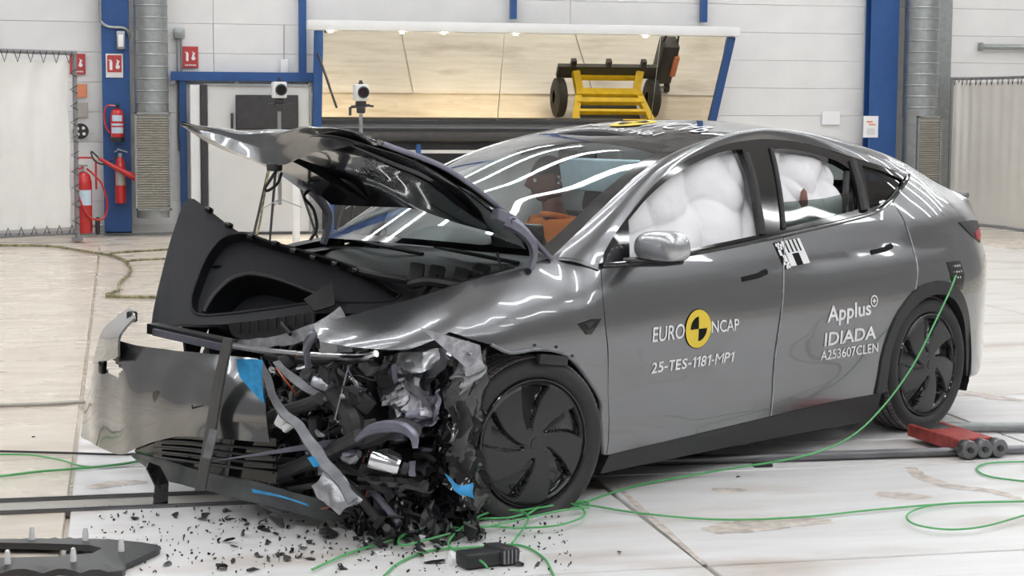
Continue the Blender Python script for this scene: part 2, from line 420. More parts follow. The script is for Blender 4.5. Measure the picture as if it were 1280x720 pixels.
# round air ducts with perforated outlets
def duct(x, r, y, z0, gz0, gz1, gx0, gx1, label, dim=False):
    t = thing('air_duct', label, 'duct', (x, y, z0))
    prof = []; z = gz1-z0
    part('duct_pipe', lathe([(r, gz1-z0-.02), (r, 9-z0)], 40), 'steel', t)
    for k in range(26):
        zz = gz1-z0+.12+k*.16
        part('duct_seam', lathe([(r, zz-.012), (r+.007, zz-.004), (r+.007, zz+.004), (r, zz+.012)], 40), 'steel', t)
    gw = gx1-gx0; gc = (gx0+gx1)/2-x
    part('outlet_drum', lathe([(0, 0), (r*.97, 0), (r*.97, gz1-z0)], 40), 'steel', t)
    part('grille_frame', join(box((gc, -r-.02, gz0-z0+.012), (gw, .05, .024)), box((gc, -r-.02, gz1-z0-.012), (gw, .05, .024)),
         box((gc-gw/2+.014, -r-.02, (gz0+gz1)/2-z0), (.028, .05, gz1-gz0)), box((gc+gw/2-.014, -r-.02, (gz0+gz1)/2-z0), (.028, .05, gz1-gz0))), 'steel', t, smooth=False)
    part('grille_backing', box((gc, -r+.02, (gz0+gz1)/2-z0), (gw-.03, .06, gz1-gz0-.03)), 'grille', t, smooth=False)
    n = int((gz1-gz0-.06)/.032); sl = []
    for k in range(n): sl.append(box((gc, -r-.022, gz0-z0+.04+.032*k), (gw-.05, .03, .013), (.5, 0, 0)))
    o = part('grille_slats', join(*sl), 'grille', t, smooth=False); o['kind'] = 'stuff'
duct(-.74, .22, 16.4, .22, .33, 1.62, -.97, -.50, 'round galvanised air duct beside the extinguisher column')
duct(10.28, .25, 16.4, .2, .33, 1.63, 10.12, 10.50, 'round galvanised air duct at the right, beside the blue column')
solo('wall_cover', rbox((10.72, 16.74, 4.5), (.34, .14, 9), .01, seg=1), 'steel', 'flat grey metal cover strip right of the right hand duct', 'panel', smooth=False)
# conduits
t = thing('wall_conduit', 'thin grey conduit dropping from a square junction box beside the left duct', 'conduit', (-.36, 16.78, 2.1))
part('junction_box', rbox((0, -.02, .58), (.15, .09, .13), .015), 'steel', t)
for dx in (-.025, .025): part('pipe', tube([(dx, -.01, -1.0), (dx, -.01, .52)], .013), 'steel', t)
t = thing('column_conduit', 'grey conduit bending across the top of the left blue column', 'conduit', (-1.39, 16.5, 2.3))
part('pipe', tube([(0, 0, 1.6), (0, 0, .62), (.02, 0, .50), (.12, -.02, .44), (.30, -.02, .43), (.37, 0, .36), (.37, .04, .30)], .02, 8, 5), 'steel', t)
part('lamp_box', rbox((.26, -.02, .27), (.11, .08, .24), .012), 'steel', t)
part('lamp_lens', rbox((.26, -.065, .26), (.07, .02, .16), .008), 'white', t)
t = thing('socket_box', 'small white socket box with a thin aerial on the white wall left of the mirror', 'box', (1.05, 16.79, 2.1))
part('case', rbox((0, -.03, .14), (.11, .08, .22), .012), 'white', t); part('aerial', tube([(0, -.02, .24), (.005, -.02, .72)], .006), 'steel', t)
part('pipe', tube([(.06, -.02, .05), (.12, -.02, .06), (.12, -.02, 0), (.12, -.02, -.1)], .014, 8, 4), 'white', t)
t = thing('wall_pipe', 'grey capped pipe fixed to the white wall above the right curtain', 'pipe', (12.0, 16.74, 2.62))
part('pipe', tube([(-.62, 0, .04), (1.4, 0, .04)], .04, 12), 'steel', t)
for x in (-.6, .2, 1.0): part('clamp', box((x, .02, .04), (.03, .12, .12)), 'steel', t, smooth=False)
# signs
def sign(u0, v0, u1, v1, y, m, label, kind, name='safety_sign'):
    x0, z1 = u0, v0; x1, z0 = u1, v1; w_, h = x1-x0, z1-z0
    t = thing(name, label, 'sign', ((x0+x1)/2, y, z0))
    part('plate', rbox((0, 0, h/2), (w_, .012, h), .003, seg=1), 'white' if kind == 'wr' else m, t, smooth=False)
    if kind == 'wr': part('printed_field', box((0, -.008, h*.58), (w_*.84, .004, h*.72)), m, t, smooth=False)
    if kind in ('wr', 'r'):
        # extinguisher and flame pictograms
        part('pictogram', join(rbox((-w_*.20, -.011, h*.50), (w_*.16, .004, h*.36), .002, seg=1), box((-w_*.20, -.011, h*.71), (w_*.08, .004, h*.07)), box((-w_*.28, -.011, h*.72), (w_*.14, .004, h*.035), (0, .5, 0))), 'decalw', t, smooth=False)
        part('pictogram', join(disc((w_*.19, -.011, h*.45), w_*.13, 'y', 12, .004), box((w_*.20, -.011, h*.62), (w_*.13, .004, h*.2), (0, .35, 0)), box((w_*.16, -.011, h*.72), (w_*.05, .004, h*.1), (0, -.3, 0))), 'decalw', t, smooth=False)
        part('caption_bar', join(*[box((w_*(-.3+.12*k), -.011, h*.13), (w_*.085, .004, h*.06)) for k in range(6)]), 'decalw', t, smooth=False)
    if kind == 'o':
        part('pictogram', join(disc((-w_*.12, -.009, h*.55), w_*.14, 'y', 12, .004), box((w_*.2, -.009, h*.5), (w_*.2, .004, h*.3)), box((0, -.009, h*.14), (w_*.7, .004, h*.05))), 'orange', t, 'pale orange pictogram', smooth=False)
    return t
sign(-1.798, 2.393, -1.595, 2.120, 16.785, 'redsign', 'red fire sign on the white wall between curtain and column', 'r')
sign(-1.328, 2.391, -1.105, 2.077, 16.52, 'redsign', 'white edged red fire sign on the blue column', 'wr')
sign(-0.316, 2.509, -0.106, 2.221, 16.785, 'redsign', 'red fire sign on the wall right of the left duct', 'r')
sign(-1.764, 1.991, -1.580, 1.811, 16.785, 'orange', 'small orange notice on the wall under a red fire sign', 'o', 'notice')
sign(-1.758, 1.746, -1.574, 1.545, 16.785, 'grille', 'small grey notice under the orange notice', 'g', 'notice')
sign(8.918, 1.690, 9.198, 1.492, 16.785, 'decalw', 'plain white paper sheet on the white wall above the car roof', 'p', 'paper_notice')
t = sign(9.451, 1.624, 9.685, 1.310, 16.52, 'decalw', 'white paper with a red heading on the right blue column', 'p', 'paper_notice')
part('printed_heading', join(box((-.02, -.008, .23), (.09, .003, .025)), box((.02, -.008, .19), (.10, .003, .02))), 'orange', t, smooth=False)
part('printed_lines', join(*[box((0, -.008, .05+.025*k), (.12, .003, .006)) for k in range(4)]), 'grille', t, smooth=False)
t = thing('wall_disc', 'black disc with four holes on the wall behind the curtain edge', 'disc', (-1.671,16.76,1.363))
part('plate', disc((0, 0, 0), .105, 'y', 28, .03), 'blk', t)
for k in range(4):
    a = R(60+80*k) if k < 4 else 0; part('hole', disc((.055*math.cos(R(90*k+50)), -.018, .055*math.sin(R(90*k+50))), .022, 'y', 14, .004), 'white', t)
# fire extinguishers
def hose(P, r, t, m='red', lab=None): part('hose', tube(P, r, 8, 5), m, t, lab)
t = thing('fire_extinguisher', 'red powder extinguisher, upper of the two hung on the blue column', 'extinguisher', (-1.191,16.42,1.241))
part('cylinder', lathe([(0, 0), (.085, 0), (.09, .02), (.09, .33), (.07, .40), (.03, .43), (0, .43)], 28), 'red', t)
part('base_ring', lathe([(.088, -.01), (.094, -.01), (.094, .05), (.088, .05)], 28), 'blk', t)
part('printed_label', join(lathe([(.0915, .10), (.0915, .18)], 12, a0=R(215), a1=R(325)), lathe([(.0915, .2), (.0915, .23)], 12, a0=R(215), a1=R(325)), lathe([(.0915, .26), (.0915, .34)], 12, a0=R(225), a1=R(315))), 'redsign', t, 'pale worn label').data.materials[0] = M['pale_blue']
part('valve', join(box((0, 0, .45), (.05, .05, .05)), box((.02, -.03, .49), (.03, .12, .015)), box((.02, -.03, .465), (.03, .10, .012))), 'blk', t, smooth=False)
hose([(-.02, -.02, .46), (-.13, -.02, .46), (-.165, -.01, .36), (-.15, 0, .2), (-.10, 0, .1)], .012, t)
t = thing('fire_extinguisher', 'slim red gas extinguisher with raised horn, lower on the blue column', 'extinguisher', (-1.162,16.42,0.412))
part('cylinder', lathe([(0, 0), (.068, 0), (.072, .02), (.072, .50), (.05, .58), (.025, .62), (0, .62)], 24), 'red', t)
part('printed_label', lathe([(.074, .24), (.074, .42)], 12, a0=R(215), a1=R(325)), 'grille', t)
part('valve', join(box((0, 0, .64), (.045, .045, .05)), box((.03, -.02, .70), (.14, .025, .014), (0, .3, 0)), box((-.04, -.02, .70), (.08, .02, .012), (0, -.5, 0))), 'steel', t, smooth=False)
part('horn', tube([(-.27, -.12, .60), (-.1, -.12, .50), (.03, -.12, .43), (.20, -.12, .34)], [.024, .03, .036, .05], 12), 'red', t)
hose([(-.27, -.12, .60), (-.37, -.1, .69), (-.33, -.1, .57), (-.2, -.08, .52), (-.05, -.03, .62)], .011, t, 'blk', 'black hose')
t = thing('fire_extinguisher', 'large red wheeled extinguisher standing on the floor beside the curtain', 'extinguisher', (-1.646, 16.25, 0))
part('cylinder', lathe([(0, .03), (.105, .03), (.115, .06), (.115, .70), (.09, .80), (.035, .84), (0, .84)], 28), 'red', t)
part('printed_label', lathe([(.117, .40), (.117, .60)], 14, a0=R(205), a1=R(335)), 'pale_blue', t)
part('valve', join(box((0, 0, .87), (.05, .05, .08)), box((0, -.04, .92), (.14, .03, .02))), 'steel', t, smooth=False)
part('handle', tube([(-.1, .08, .6), (-.1, .08, .98), (-.06, .08, 1.02), (.12, .08, 1.02), (.17, .08, .98), (.17, .08, .6)], .014, 8), 'red', t)
hose([(0, -.03, .9), (-.1, -.1, .8), (-.05, -.13, .5), (.08, -.13, .25), (.25, -.05, .22), (.31, -.03, .4), (.25, -.03, .66), (.14, 0, .8), (.05, 0, .88)], .014, t)
for s in (.13, -.13): part('wheel', lathe([(.03, -.03), (.10, -.03), (.115, -.015), (.115, .015), (.10, .03), (.03, .03), (.03, -.03)], 24, (.18, s*.6+.12, .115), 'x'), 'blk', t)
part('axle', tube([(.0, .12, .115), (.24, .12, .115)], .02), 'steel', t)
# left curtain on a tube frame, laced with hooks
A = Vector((-3.152,14.38,0)); B = Vector((-1.708,15.387,0)); 
t = thing('curtain_screen', 'shiny white laced curtain in a grey tube frame at the far left', 'curtain', (A.x, A.y, 0))
D = (B-A); L_ = D.length; D.normalize(); H_ = 2.359
def cu(s, z, off=0): return Vector((D.x*s + D.y*off, D.y*s - D.x*off, z))
part('frame', join(tube([cu(0, .02), cu(0, H_)], .028), tube([cu(-.03, H_), cu(L_+.03, H_)], .028), tube([cu(L_, .02), cu(L_, H_+.02)], .028), tube([cu(0, .10), cu(L_, .10)], .026)), 'grey', t)
def cf(u, v):
    s = .07+(L_-.16)*u; z = .17+(H_-.27)*v
    return cu(s, z, .028*math.sin(u*23+math.sin(v*4)*1.2)*(0.3+.7*v)+.03*noise.noise(Vector((u*5, v*3, 1)))+.02*noise.noise(Vector((u*14, v*9, 4))))
part('tarpaulin', thick(grid(cf, 60, 24), .004), 'curtain', t)
for k in range(9):
    s = .2+(L_-.3)*k/8
    part('lace', join(tube([cu(s-.05, H_+.01, .03), cu(s, H_-.13, .03), cu(s+.05, H_+.01, .03)], .006, 5)), 'wire', t, 'dark cord lace').data.materials[0] = M['blk']
    part('lace', join(tube([cu(s-.04, .1, .03), cu(s, .2, .03), cu(s+.04, .1, .03)], .006, 5)), 'blk', t)
for k in range(10):
    z = .3+(H_-.5)*k/9
    part('lace', tube([cu(L_+.02, z, .03), cu(L_-.09, z-.05, .03), cu(L_+.02, z-.1, .03)], .006, 5), 'blk', t)
for s in (0, L_): part('foot', box(cu(s, .015), (.14, .35, .03)), 'grey', t, smooth=False)
# right curtain, curving out from the wall
A = Vector((10.78, 16.5, 0)); 
cp = cr([(10.80, 16.45, 0), (11.02, 16.2, 0), (11.12, 15.5, 0), (11.10, 14.7, 0), (11.0, 13.9, 0)], 12)
t = thing('curtain_screen', 'dull beige laced curtain hanging at the right edge', 'curtain', tuple(cp[0]))
o0 = cp[0]; HR = 2.178
def cR(u, v):
    f = u*(len(cp)-1); i = min(int(f), len(cp)-2); p = cp[i].lerp(cp[i+1], f-i); d = (cp[i+1]-cp[i]).normalized()
    wv = .007*math.sin(u*70)*v**.5+.012*noise.noise(Vector((u*6, v*3, 2)))
    return Vector((p.x-o0.x-d.y*wv, p.y-o0.y+d.x*wv, .08+(HR-.14)*v))
part('tarpaulin', thick(grid(cR, 110, 12), .004), 'tarp2', t)
part('top_rail', tube([Vector((p.x-o0.x, p.y-o0.y, HR)) for p in cp], .022, 8), 'grey', t)
part('bottom_rail', tube([Vector((p.x-o0.x, p.y-o0.y, .05)) for p in cp], .022, 8), 'grey', t)
for p in (cp[0], cp[-1]): part('post', tube([(p.x-o0.x, p.y-o0.y, 0), (p.x-o0.x, p.y-o0.y, HR+.02)], .025), 'grey', t)
for k in range(22):
    p = Vector(cR(k/22+.02, 1)); part('lace', tube([p+Vector((-.02, 0, .06)), p+Vector((-.03, .03, -.04)), p+Vector((-.02, .06, .06))], .005, 5), 'blk', t)
# enclosure left of the mirror
t = thing('enclosure', 'tall pale grey partition with a dark upright, behind the car bonnet', 'partition', (.6, 16.5, 0))
part('door_leaf', rbox((-.77, .02, 1.0), (.13, .06, 1.98), .006, seg=1), 'white', t, smooth=False)
part('dark_upright', rbox((-.655, 0, 1.0), (.085, .1, 2.0), .006, seg=1), 'dark', t, smooth=False)
part('panel', rbox((.085, .02, 1.0), (1.38, .06, 1.98), .006, seg=1), 'board', t, smooth=False)
part('edge_trim', box((.77, .0, 1.0), (.03, .08, 2.0)), 'steel', t, smooth=False)
part('top_trim', box((.06, .0, 1.995), (1.44, .08, .03)), 'steel', t, smooth=False)
part('handle', tube([(.60, -.02, .40), (.60, -.07, .42), (.60, -.07, .62), (.60, -.02, .64)], .012, 8), 'dark', t)
t = thing('wall_monitor', 'flat dark screen mounted on the pale grey partition', 'screen', (0.784,16.4,1.397))
part('bezel', rbox((0, 0, .23), (.84, .05, .47), .008), 'blk', t); part('screen_glass', box((0, -.028, .235), (.80, .004, .43)), 'dark', t, smooth=False); part('bracket', box((0, .04, .23), (.2, .04, .2)), 'blk', t, smooth=False)
solo('handset', rbox((0.316,16.42,1.513), (.035, .05, .21), .01), 'blk', 'small black handset on the partition left of the dark screen', 'handset')
solo('profile_post', join(rbox((1.009,14.8,0.403), (.09, .09, 1.1), .01)), 'white', 'white profile post seen between raised bonnet and black liner', 'post')
# big tilted mirror with white beam
tl = math.tan(R(20))
t = thing('overhead_mirror', 'long tilted mirror under a white beam, reflecting the floor', 'mirror', (4.4, 16.75, 1.53))
mg = lambda x, z, o=0: Vector((x-4.4, -(z-1.53)*tl-o, z-1.53))
for i, (xa, xb) in enumerate(((1.50, 4.03), (4.04, 6.28), (6.29, 7.24))):
    part('mirror_panel', ([mg(xa, 1.53), mg(xb, 1.53), mg(xb, 2.76), mg(xa, 2.76), mg(xa, 1.53, -.02), mg(xb, 1.53, -.02), mg(xb, 2.76, -.02), mg(xa, 2.76, -.02)],
       [(0,1,2,3), (7,6,5,4), (0,4,5,1), (1,5,6,2), (2,6,7,3), (3,7,4,0)]), 'mirror', t, smooth=False)
part('white_beam', rbox((-.05, -.52, 1.265), (6.08, .22, .13), .01), 'white', t, 'white box beam')
part('side_post', beam((-2.92, .06, -1.0), (-2.92, -.4, 1.22), .12, .08, (0, 1, 0)), 'blue', t, 'blue inclined post', smooth=False)
part('side_post', beam((2.80, .02, -.05), (2.93, -.42, 1.2), .11, .08, (0, 1, 0)), 'blue', t, 'blue inclined post', smooth=False)
part('bottom_edge', box((-.03, .0, -.03), (5.75, .06, .05)), 'dark', t, smooth=False)
for x, e in ((-2.77, 420), (-1.8, 30), (-1.23, 30), (-.22, 420), (1.64, 60)):
    b_ = part('spot_lamp', disc((x, -.50, 1.185), .03, 'z', 16, .02), 'spot', t, 'small lit spot lamp')
    ld = bpy.data.lights.new('spot_light', 'SPOT'); ld.energy = e; ld.spot_size = R(58); ld.color = (1, .86, .62); ld.shadow_soft_size = .05; ld.spot_blend = 1
    lo = bpy.data.objects.new('spot_light', ld); C.objects.link(lo); lo.parent = t; lo.location = (x, -.50, 1.16); lo.rotation_euler = (R(-22), 0, 0)
solo('prop_rod', tube([(1.447,16.2,2.428), (1.703,16.2,1.692)], .016, 8), 'dark', 'thin black rod leaning against the left end of the mirror', 'rod')
# barrier below the mirror
t = thing('guard_barrier', 'dark steel barrier with round rails below the mirror', 'barrier', (3.75, 16.5, 0))
part('back_plate', box((0, .15, .72), (4.4, .04, 1.40)), 'dark', t, smooth=False)
part('round_rail', tube([(-2.2, .03, 1.30), (2.2, .03, 1.30)], .075, 16), 'dark', t)
part('flat_rail', box((0, -.02, 1.10), (4.4, .04, .045)), 'board', t, smooth=False)
part('round_rail', tube([(-2.2, 0, .86), (2.2, 0, .86)], .085, 16), 'dark', t)
for x in (-2.1, -.9, .64, 1.9): part('post', box((x, -.1, .60), (.06, .06, 1.2)), 'blue', t, smooth=False)
# high speed cameras on tripods
def tripod(u, v_top, Y, cyl, lens_m, lab1, lab2):
    p = Vector(u); zt = v_top
    t = thing('tripod', lab1, 'tripod', (p.x, p.y, 0))
    h = zt
    part('head', join(rbox((0, 0, h-.06), (.12, .1, .06), .012), tube([(-.12, -.02, h-.1), (.10, -.02, h-.08)], .018), box((-.13, -.03, h-.15), (.03, .03, .1)), rbox((.0, 0, h-.13), (.1, .09, .09), .02)), 'dark', t)
    part('handle', tube([(.05, 0, h-.08), (.15, .02, h-.09)], .014), 'dark', t)
    part('column', tube([(0, 0, h-.18), (0, 0, .55)], .022), 'steel', t)
    for k in range(3):
        a = R(100+120*k); part('leg', tube([(.03*math.cos(a), .03*math.sin(a), h-.42), (.5*math.cos(a), .5*math.sin(a), .02)], [.02, .014]), 'dark', t)
        part('brace', tube([(.0, .0, .62), (.27*math.cos(a), .27*math.sin(a), .52)], .007, 6), 'steel', t)
    c = thing('video_camera', lab2, 'camera', (p.x, p.y, h-.03))
    part('housing', rbox((0, 0, .10), (.16, .24, .19), .015), 'white', c)
    part('lens_barrel', lathe([(0, .0), (.06, .0), (.068, -.05), (.05, -.055), (.05, -.02), (0, -.02)], 24, (.01, -.12, .10), 'y'), 'blk', c)
    part('lens', disc((.01, -.142, .10), .05, 'y', 20, .01), lens_m, c)
    part('top_knob', join(disc((0, 0, .205), .03, 'z', 14, .02), disc((0, 0, .225), .02, 'z', 14, .03)), 'dark', c)
    return t
tripod((0.665,13.2,1.778), 1.825, 13.2, 1, 'gloss', 'black camera tripod in front of the dark wall screen', 'white boxed high speed camera in front of the dark wall screen')
tripod((1.6,13,1.756), 1.802, 13.0, 1, 'lens', 'black camera tripod in front of the mirror', 'white boxed high speed camera with red lens in front of the mirror')
# yellow trolley, seen in the mirror
t = thing('yellow_trolley', 'yellow two-wheeled crash trolley reflected in the tilted mirror', 'trolley', (6.24, 14.8, 0))
def wheel2(x): 
    part('wheel', lathe([(.1, -.08), (.24, -.085), (.30, -.06), (.31, 0), (.30, .06), (.24, .085), (.1, .08)], 30, (x, -.05, .31), 'x'), 'rub', t)
    part('rim', disc((x, -.05, .31), .15, 'x', 20, .10), 'pipe', t)
wheel2(-.74); wheel2(.76)
part('cross_beam', box((0, -.22, .70), (1.60, .08, .22)), 'dark', t, 'dark cross beam', smooth=False)
for x in (-.56, 0, .56): part('peg', box((x, -.24, .85), (.08, .08, .1)), 'dark', t, smooth=False)
for s in (-1, 1): part('side_rail', join(beam((s*.52, -.20, .72), (s*.46, .0, .5), .12, .08), beam((s*.46, .0, .5), (s*.62, .62, .34), .10, .09)), 'yellow', t, smooth=False)
for y, z, h in ((-.16, .62, .06), (.06, .50, .14), (.22, .46, .10), (.42, .42, .06), (.62, .36, .12)): part('cross_member', box((0, y, z), (1.05, h, .07)), 'yellow', t, smooth=False)
part('floor_pan', box((0, .3, .28), (.95, .7, .02)), 'dark', t, smooth=False)
t = thing('hand_cart', 'dark upright cart reflected in the mirror beside the yellow trolley', 'cart', (7.32, 14.1, 0))
part('body', rbox((0, 0, .55), (.28, .3, .75), .03), 'dark', t)
part('side_pocket', rbox((.12, .12, .55), (.1, .14, .4), .03), 'orange', t)
part('handle', tube([(-.11, 0, .9), (-.06, 0, 1.18), (.10, 0, 1.18), (.13, 0, .9)], .018, 8), 'dark', t)
for x in (-.1, .1): part('wheel', lathe([(.02, -.03), (.08, -.03), (.08, .03), (.02, .03)], 18, (x, .1, .08), 'x'), 'rub', t)
part('axle', tube([(-.13, .1, .08), (.13, .1, .08)], .02), 'steel', t)
# ===== car body surface: half width from length x and height z
def itp(x,xs,ys):
    n=len(xs)
    if x<=xs[0]: return ys[0]+(x-xs[0])*(ys[1]-ys[0])/(xs[1]-xs[0])
    if x>=xs[-1]: return ys[-1]+(x-xs[-1])*(ys[-1]-ys[-2])/(xs[-1]-xs[-2])
    i=0
    while x>xs[i+1]: i+=1
    def m(k):
        if k==0: return (ys[1]-ys[0])/(xs[1]-xs[0])
        if k==n-1: return (ys[-1]-ys[-2])/(xs[-1]-xs[-2])
        return ((ys[k]-ys[k-1])/(xs[k]-xs[k-1])*(xs[k+1]-xs[k])+(ys[k+1]-ys[k])/(xs[k+1]-xs[k])*(xs[k]-xs[k-1]))/(xs[k+1]-xs[k-1])
    h=xs[i+1]-xs[i];t=(x-xs[i])/h
    return (2*t**3-3*t*t+1)*ys[i]+(t**3-2*t*t+t)*h*m(i)+(-2*t**3+3*t*t)*ys[i+1]+(t**3-t*t)*h*m(i+1)
def sst(a,b,x):
    t=min(1,max(0,(x-a)/(b-a))); return t*t*(3-2*t)
WX=[-.95,-.75,-.5,0,.45,1.0,1.6,2.3,2.85,3.2,3.5,3.7,3.85,3.95]
WY=[.72,.84,.92,.953,.945,.948,.955,.958,.958,.94,.87,.77,.68,.60]
BZ=[.10,.20,.32,.45,.60,.72,.82,.90,.97,1.06]
BP=[.945,.975,.984,.984,.994,1.0,.992,.974,.951,.916]
TX=[-.95,-.75,-.47,-.2,.1,.3,.6]; TYY=[.52,.62,.74,.79,.80,.775,.72]; TZZ=[.81,.86,.93,.99,1.035,1.07,1.25]
RX=[2.5,2.86,3.1,3.233,3.526,3.66,3.9]; RY=[.605,.61,.612,.615,.64,.65,.62]; RZ=[1.526,1.46,1.395,1.347,1.239,1.20,1.15]
def yS(x,z):
    w=itp(x,WX,WY)
    base=w*itp(min(z,1.06),BZ,BP)
    k=sst(1.1,2.0,x)
    if k>0:
        d=z-(.79+.09*sst(1.7,3.0,x)); d=(d+math.sqrt(d*d+.0003))/2; base-=.11*k*min(d,.14)
    y=base
    if z>1.06:
        d=z-1.06; y=base-.36*d-.35*d*d
    s=sst(2.55,3.05,x)
    if s>0 and z>.98:
        zb=itp(x,RX,RZ); yb=itp(x,RX,RY); y0=w*itp(.98,BZ,BP)-.011*k
        t=min(1.15,(z-.98)/max(.05,zb-.98)); y=(1-s)*y+s*(yb+(y0-yb)*(1-t**1.7))
    s=sst(.55,.2,x) if False else 1-sst(.2,.55,x)
    if s>0 and z>.72:
        zb=itp(x,TX,TZZ); yb=itp(x,TX,TYY); y0=w
        t=min(1.2,(z-.72)/max(.05,zb-.72)); y=(1-s)*y+s*(yb+(y0-yb)*(1-t**2.2))
    return y
def side_fn(s=-1, off=0.0, dent=None):
    def fn(x, z):
        y = yS(x, z)+off
        if dent: y += dent(x, z)
        return (x, s*y, z)
    def nr(x, z):
        e = .004; f = lambda a, b: yS(a, b)+(dent(a, b) if dent else 0)
        gx = (f(x+e, z)-f(x-e, z))/(2*e); gz = (f(x, z+e)-f(x, z-e))/(2*e)
        return (-gx, s, -gz)
    return fn, nr
def crxz(P, n=5): return [tuple(p[:2]) for p in cr([(a, b, 0) for a, b in P], n)]
car = thing('crashed_car', 'dark grey five door car with crushed front end and buckled raised bonnet', 'car', (0, 0, 0), 0.54903)
def door_dent(x, z): return .006*noise.noise(Vector((x*2.2, z*3.5, 3.1)))*sst(.9, .6, z)
BELT = [(.42,1.0),(.60,1.0),(1.03,1.022),(1.715,1.072),(2.44,1.14),(2.64,1.19),(2.80,1.26),(2.97,1.325)]
DTOP = [(.42,1.02),(.51,1.103),(.685,1.216),(.93,1.345),(1.188,1.437),(1.507,1.505),(1.75,1.530),(1.935,1.533),(2.21,1.507),(2.556,1.432),(2.80,1.378),(2.97,1.327)]
SEAM = [(1.72,1.069),(1.67,.97),(1.62,.85),(1.585,.72),(1.565,.58),(1.56,.42),(1.55,.235)]
FRONT = [(.43,.19),(.43,.35),(.42,.5),(.405,.64),(.385,.76),(.39,.88),(.42,.995)]
REAR = [(2.70,1.205),(2.745,1.10),(2.755,.97),(2.735,.85),(2.70,.765)]
ARCHR_O = [(2.39,.25),(2.44,.45),(2.53,.63),(2.69,.755),(2.89,.795),(3.09,.755),(3.235,.63),(3.315,.47),(3.35,.25)]
ARCHR_I = [(2.475,.25),(2.51,.44),(2.58,.59),(2.72,.69),(2.89,.725),(3.06,.69),(3.19,.58),(3.25,.45),(3.275,.25)]
BL = [(.22,.775,1.045),(.50,.735,1.19),(.70,.70,1.295),(1.06,.64,1.447),(1.30,.62,1.508),(1.60,.605,1.562),(1.95,.595,1.586),(2.34,.60,1.552),(2.65,.605,1.502),(2.86,.61,1.46),(3.1,.612,1.395),(3.233,.615,1.347),(3.526,.64,1.239),(3.66,.65,1.20)]
body_parts = {}
for s in (-1, 1):
    side = 'left' if s < 0 else 'right'
    fn, nr = side_fn(s, 0, door_dent if s < 0 else None)
    seam = crxz(SEAM); front = crxz(FRONT); belt = crxz(BELT); rear = crxz(REAR)
    bf = [p for p in belt if .43 < p[0] < 1.71]; br = [p for p in belt if 1.73 < p[0] < 2.69]
    fd = sheet('front_door', [(.43, .19), (.96, .21), (1.545, .232)] + list(reversed([(a-.004, b) for a, b in seam])) + list(reversed(bf)) + list(reversed(front)), 'paint', car, fn, nr, s=.028)
    arc = crxz(ARCHR_O)
    rd = sheet('rear_door', [(a+.004, b) for a, b in reversed(seam)] + br + [(a-.003, b) for a, b in rear] + list(reversed([p for p in arc if p[0] < 2.66])) + [(2.39, .25), (2.03, .25), (1.56, .233)], 'paint', car, fn, nr, s=.028)
    body_parts[side] = (fd, rd)
    # rear quarter panel with shoulder and roof pillar
    topB = [(x, itp(x, RX, RZ)-.001) for x in (3.02, 3.1, 3.2, 3.3, 3.4, 3.5, 3.58, 3.66)]
    rearE = [(3.66,1.10),(3.69,1.0),(3.75,.85),(3.80,.70),(3.82,.56),(3.78,.42),(3.70,.31),(3.55,.24),(3.36,.235)]
    q = [(a+.003, b) for a, b in reversed(rear)] + [p for p in belt if p[0] > 2.71] + topB + crxz(rearE, 3) + list(reversed([p for p in arc if p[0] > 2.70]))
    fq, nq = side_fn(s)
    quarter = sheet('rear_quarter_panel', q, 'paint', car, fq, nq, s=.04)
    # black sill and wheel arch moulding
    sheet('sill_cladding', [(.42,.105),(1.22,.112),(1.83,.112),(2.43,.105),(2.46,.248),(2.03,.246),(1.55,.229),(.96,.206),(.45,.187)], 'blk', car, *side_fn(s, -.004), s=.06, depth=.05)
    fa, na = side_fn(s, .010)
    sheet('wheel_arch_trim', crxz(ARCHR_O, 4) + list(reversed(crxz(ARCHR_I, 4))), 'blk', car, fa, na, s=.035, depth=.10, label='black wheel arch moulding')
    # tail lamp
    fl, nl = side_fn(s, .006)
    tl_ = sheet('tail_lamp', [(3.29,1.082),(3.50,1.083),(3.655,1.07),(3.69,.985),(3.58,.955),(3.46,.985),(3.36,1.035)], 'blk', car, fl, nl, s=.03, label='dark tail lamp with red lens')
    fl2, nl2 = side_fn(s, .010)
    sheet('red_lens', [(3.47,1.02),(3.64,1.035),(3.68,.985),(3.58,.962),(3.50,.985)], 'tail', tl_, fl2, nl2, s=.03, depth=.006)
    # black window surround with the pillars, holes for the panes
    fh, nh = side_fn(s, -.002)
    outer = crxz(DTOP, 4) + list(reversed(crxz(BELT, 4)))[1:-1]
    hole1 = [(.61,1.033)] + crxz([(.668,1.19),(.845,1.285),(1.03,1.36),(1.21,1.416),(1.487,1.476),(1.66,1.488)], 3) + crxz([(1.66,1.488),(1.64,1.36),(1.585,1.2),(1.555,1.092)], 3)[1:] + [(1.3,1.072),(1.04,1.052)]
    hole2 = crxz([(1.735,1.112),(1.80,1.25),(1.86,1.40),(1.90,1.485)], 3) + crxz([(1.90,1.485),(2.013,1.485),(2.2,1.463),(2.366,1.423),(2.455,1.38)], 3)[1:] + crxz([(2.455,1.38),(2.43,1.27),(2.39,1.18)], 3)[1:] + [(2.1,1.146)]
    hole3 = crxz([(2.575,1.396),(2.75,1.36),(2.89,1.316)], 3) + crxz([(2.89,1.316),(2.80,1.272),(2.67,1.215),(2.49,1.182)], 3)[1:]
    if s < 0: HOLES = (hole1, hole2, hole3)
    sur = sheet('window_surround', outer, 'gloss', car, fh, nh, holes=(hole1, hole2, hole3), s=.05, depth=.03)
    fg, ng = side_fn(s, -.014)
    sheet('quarter_window', hole3, 'tint', car, fg, ng, s=.06, depth=0)
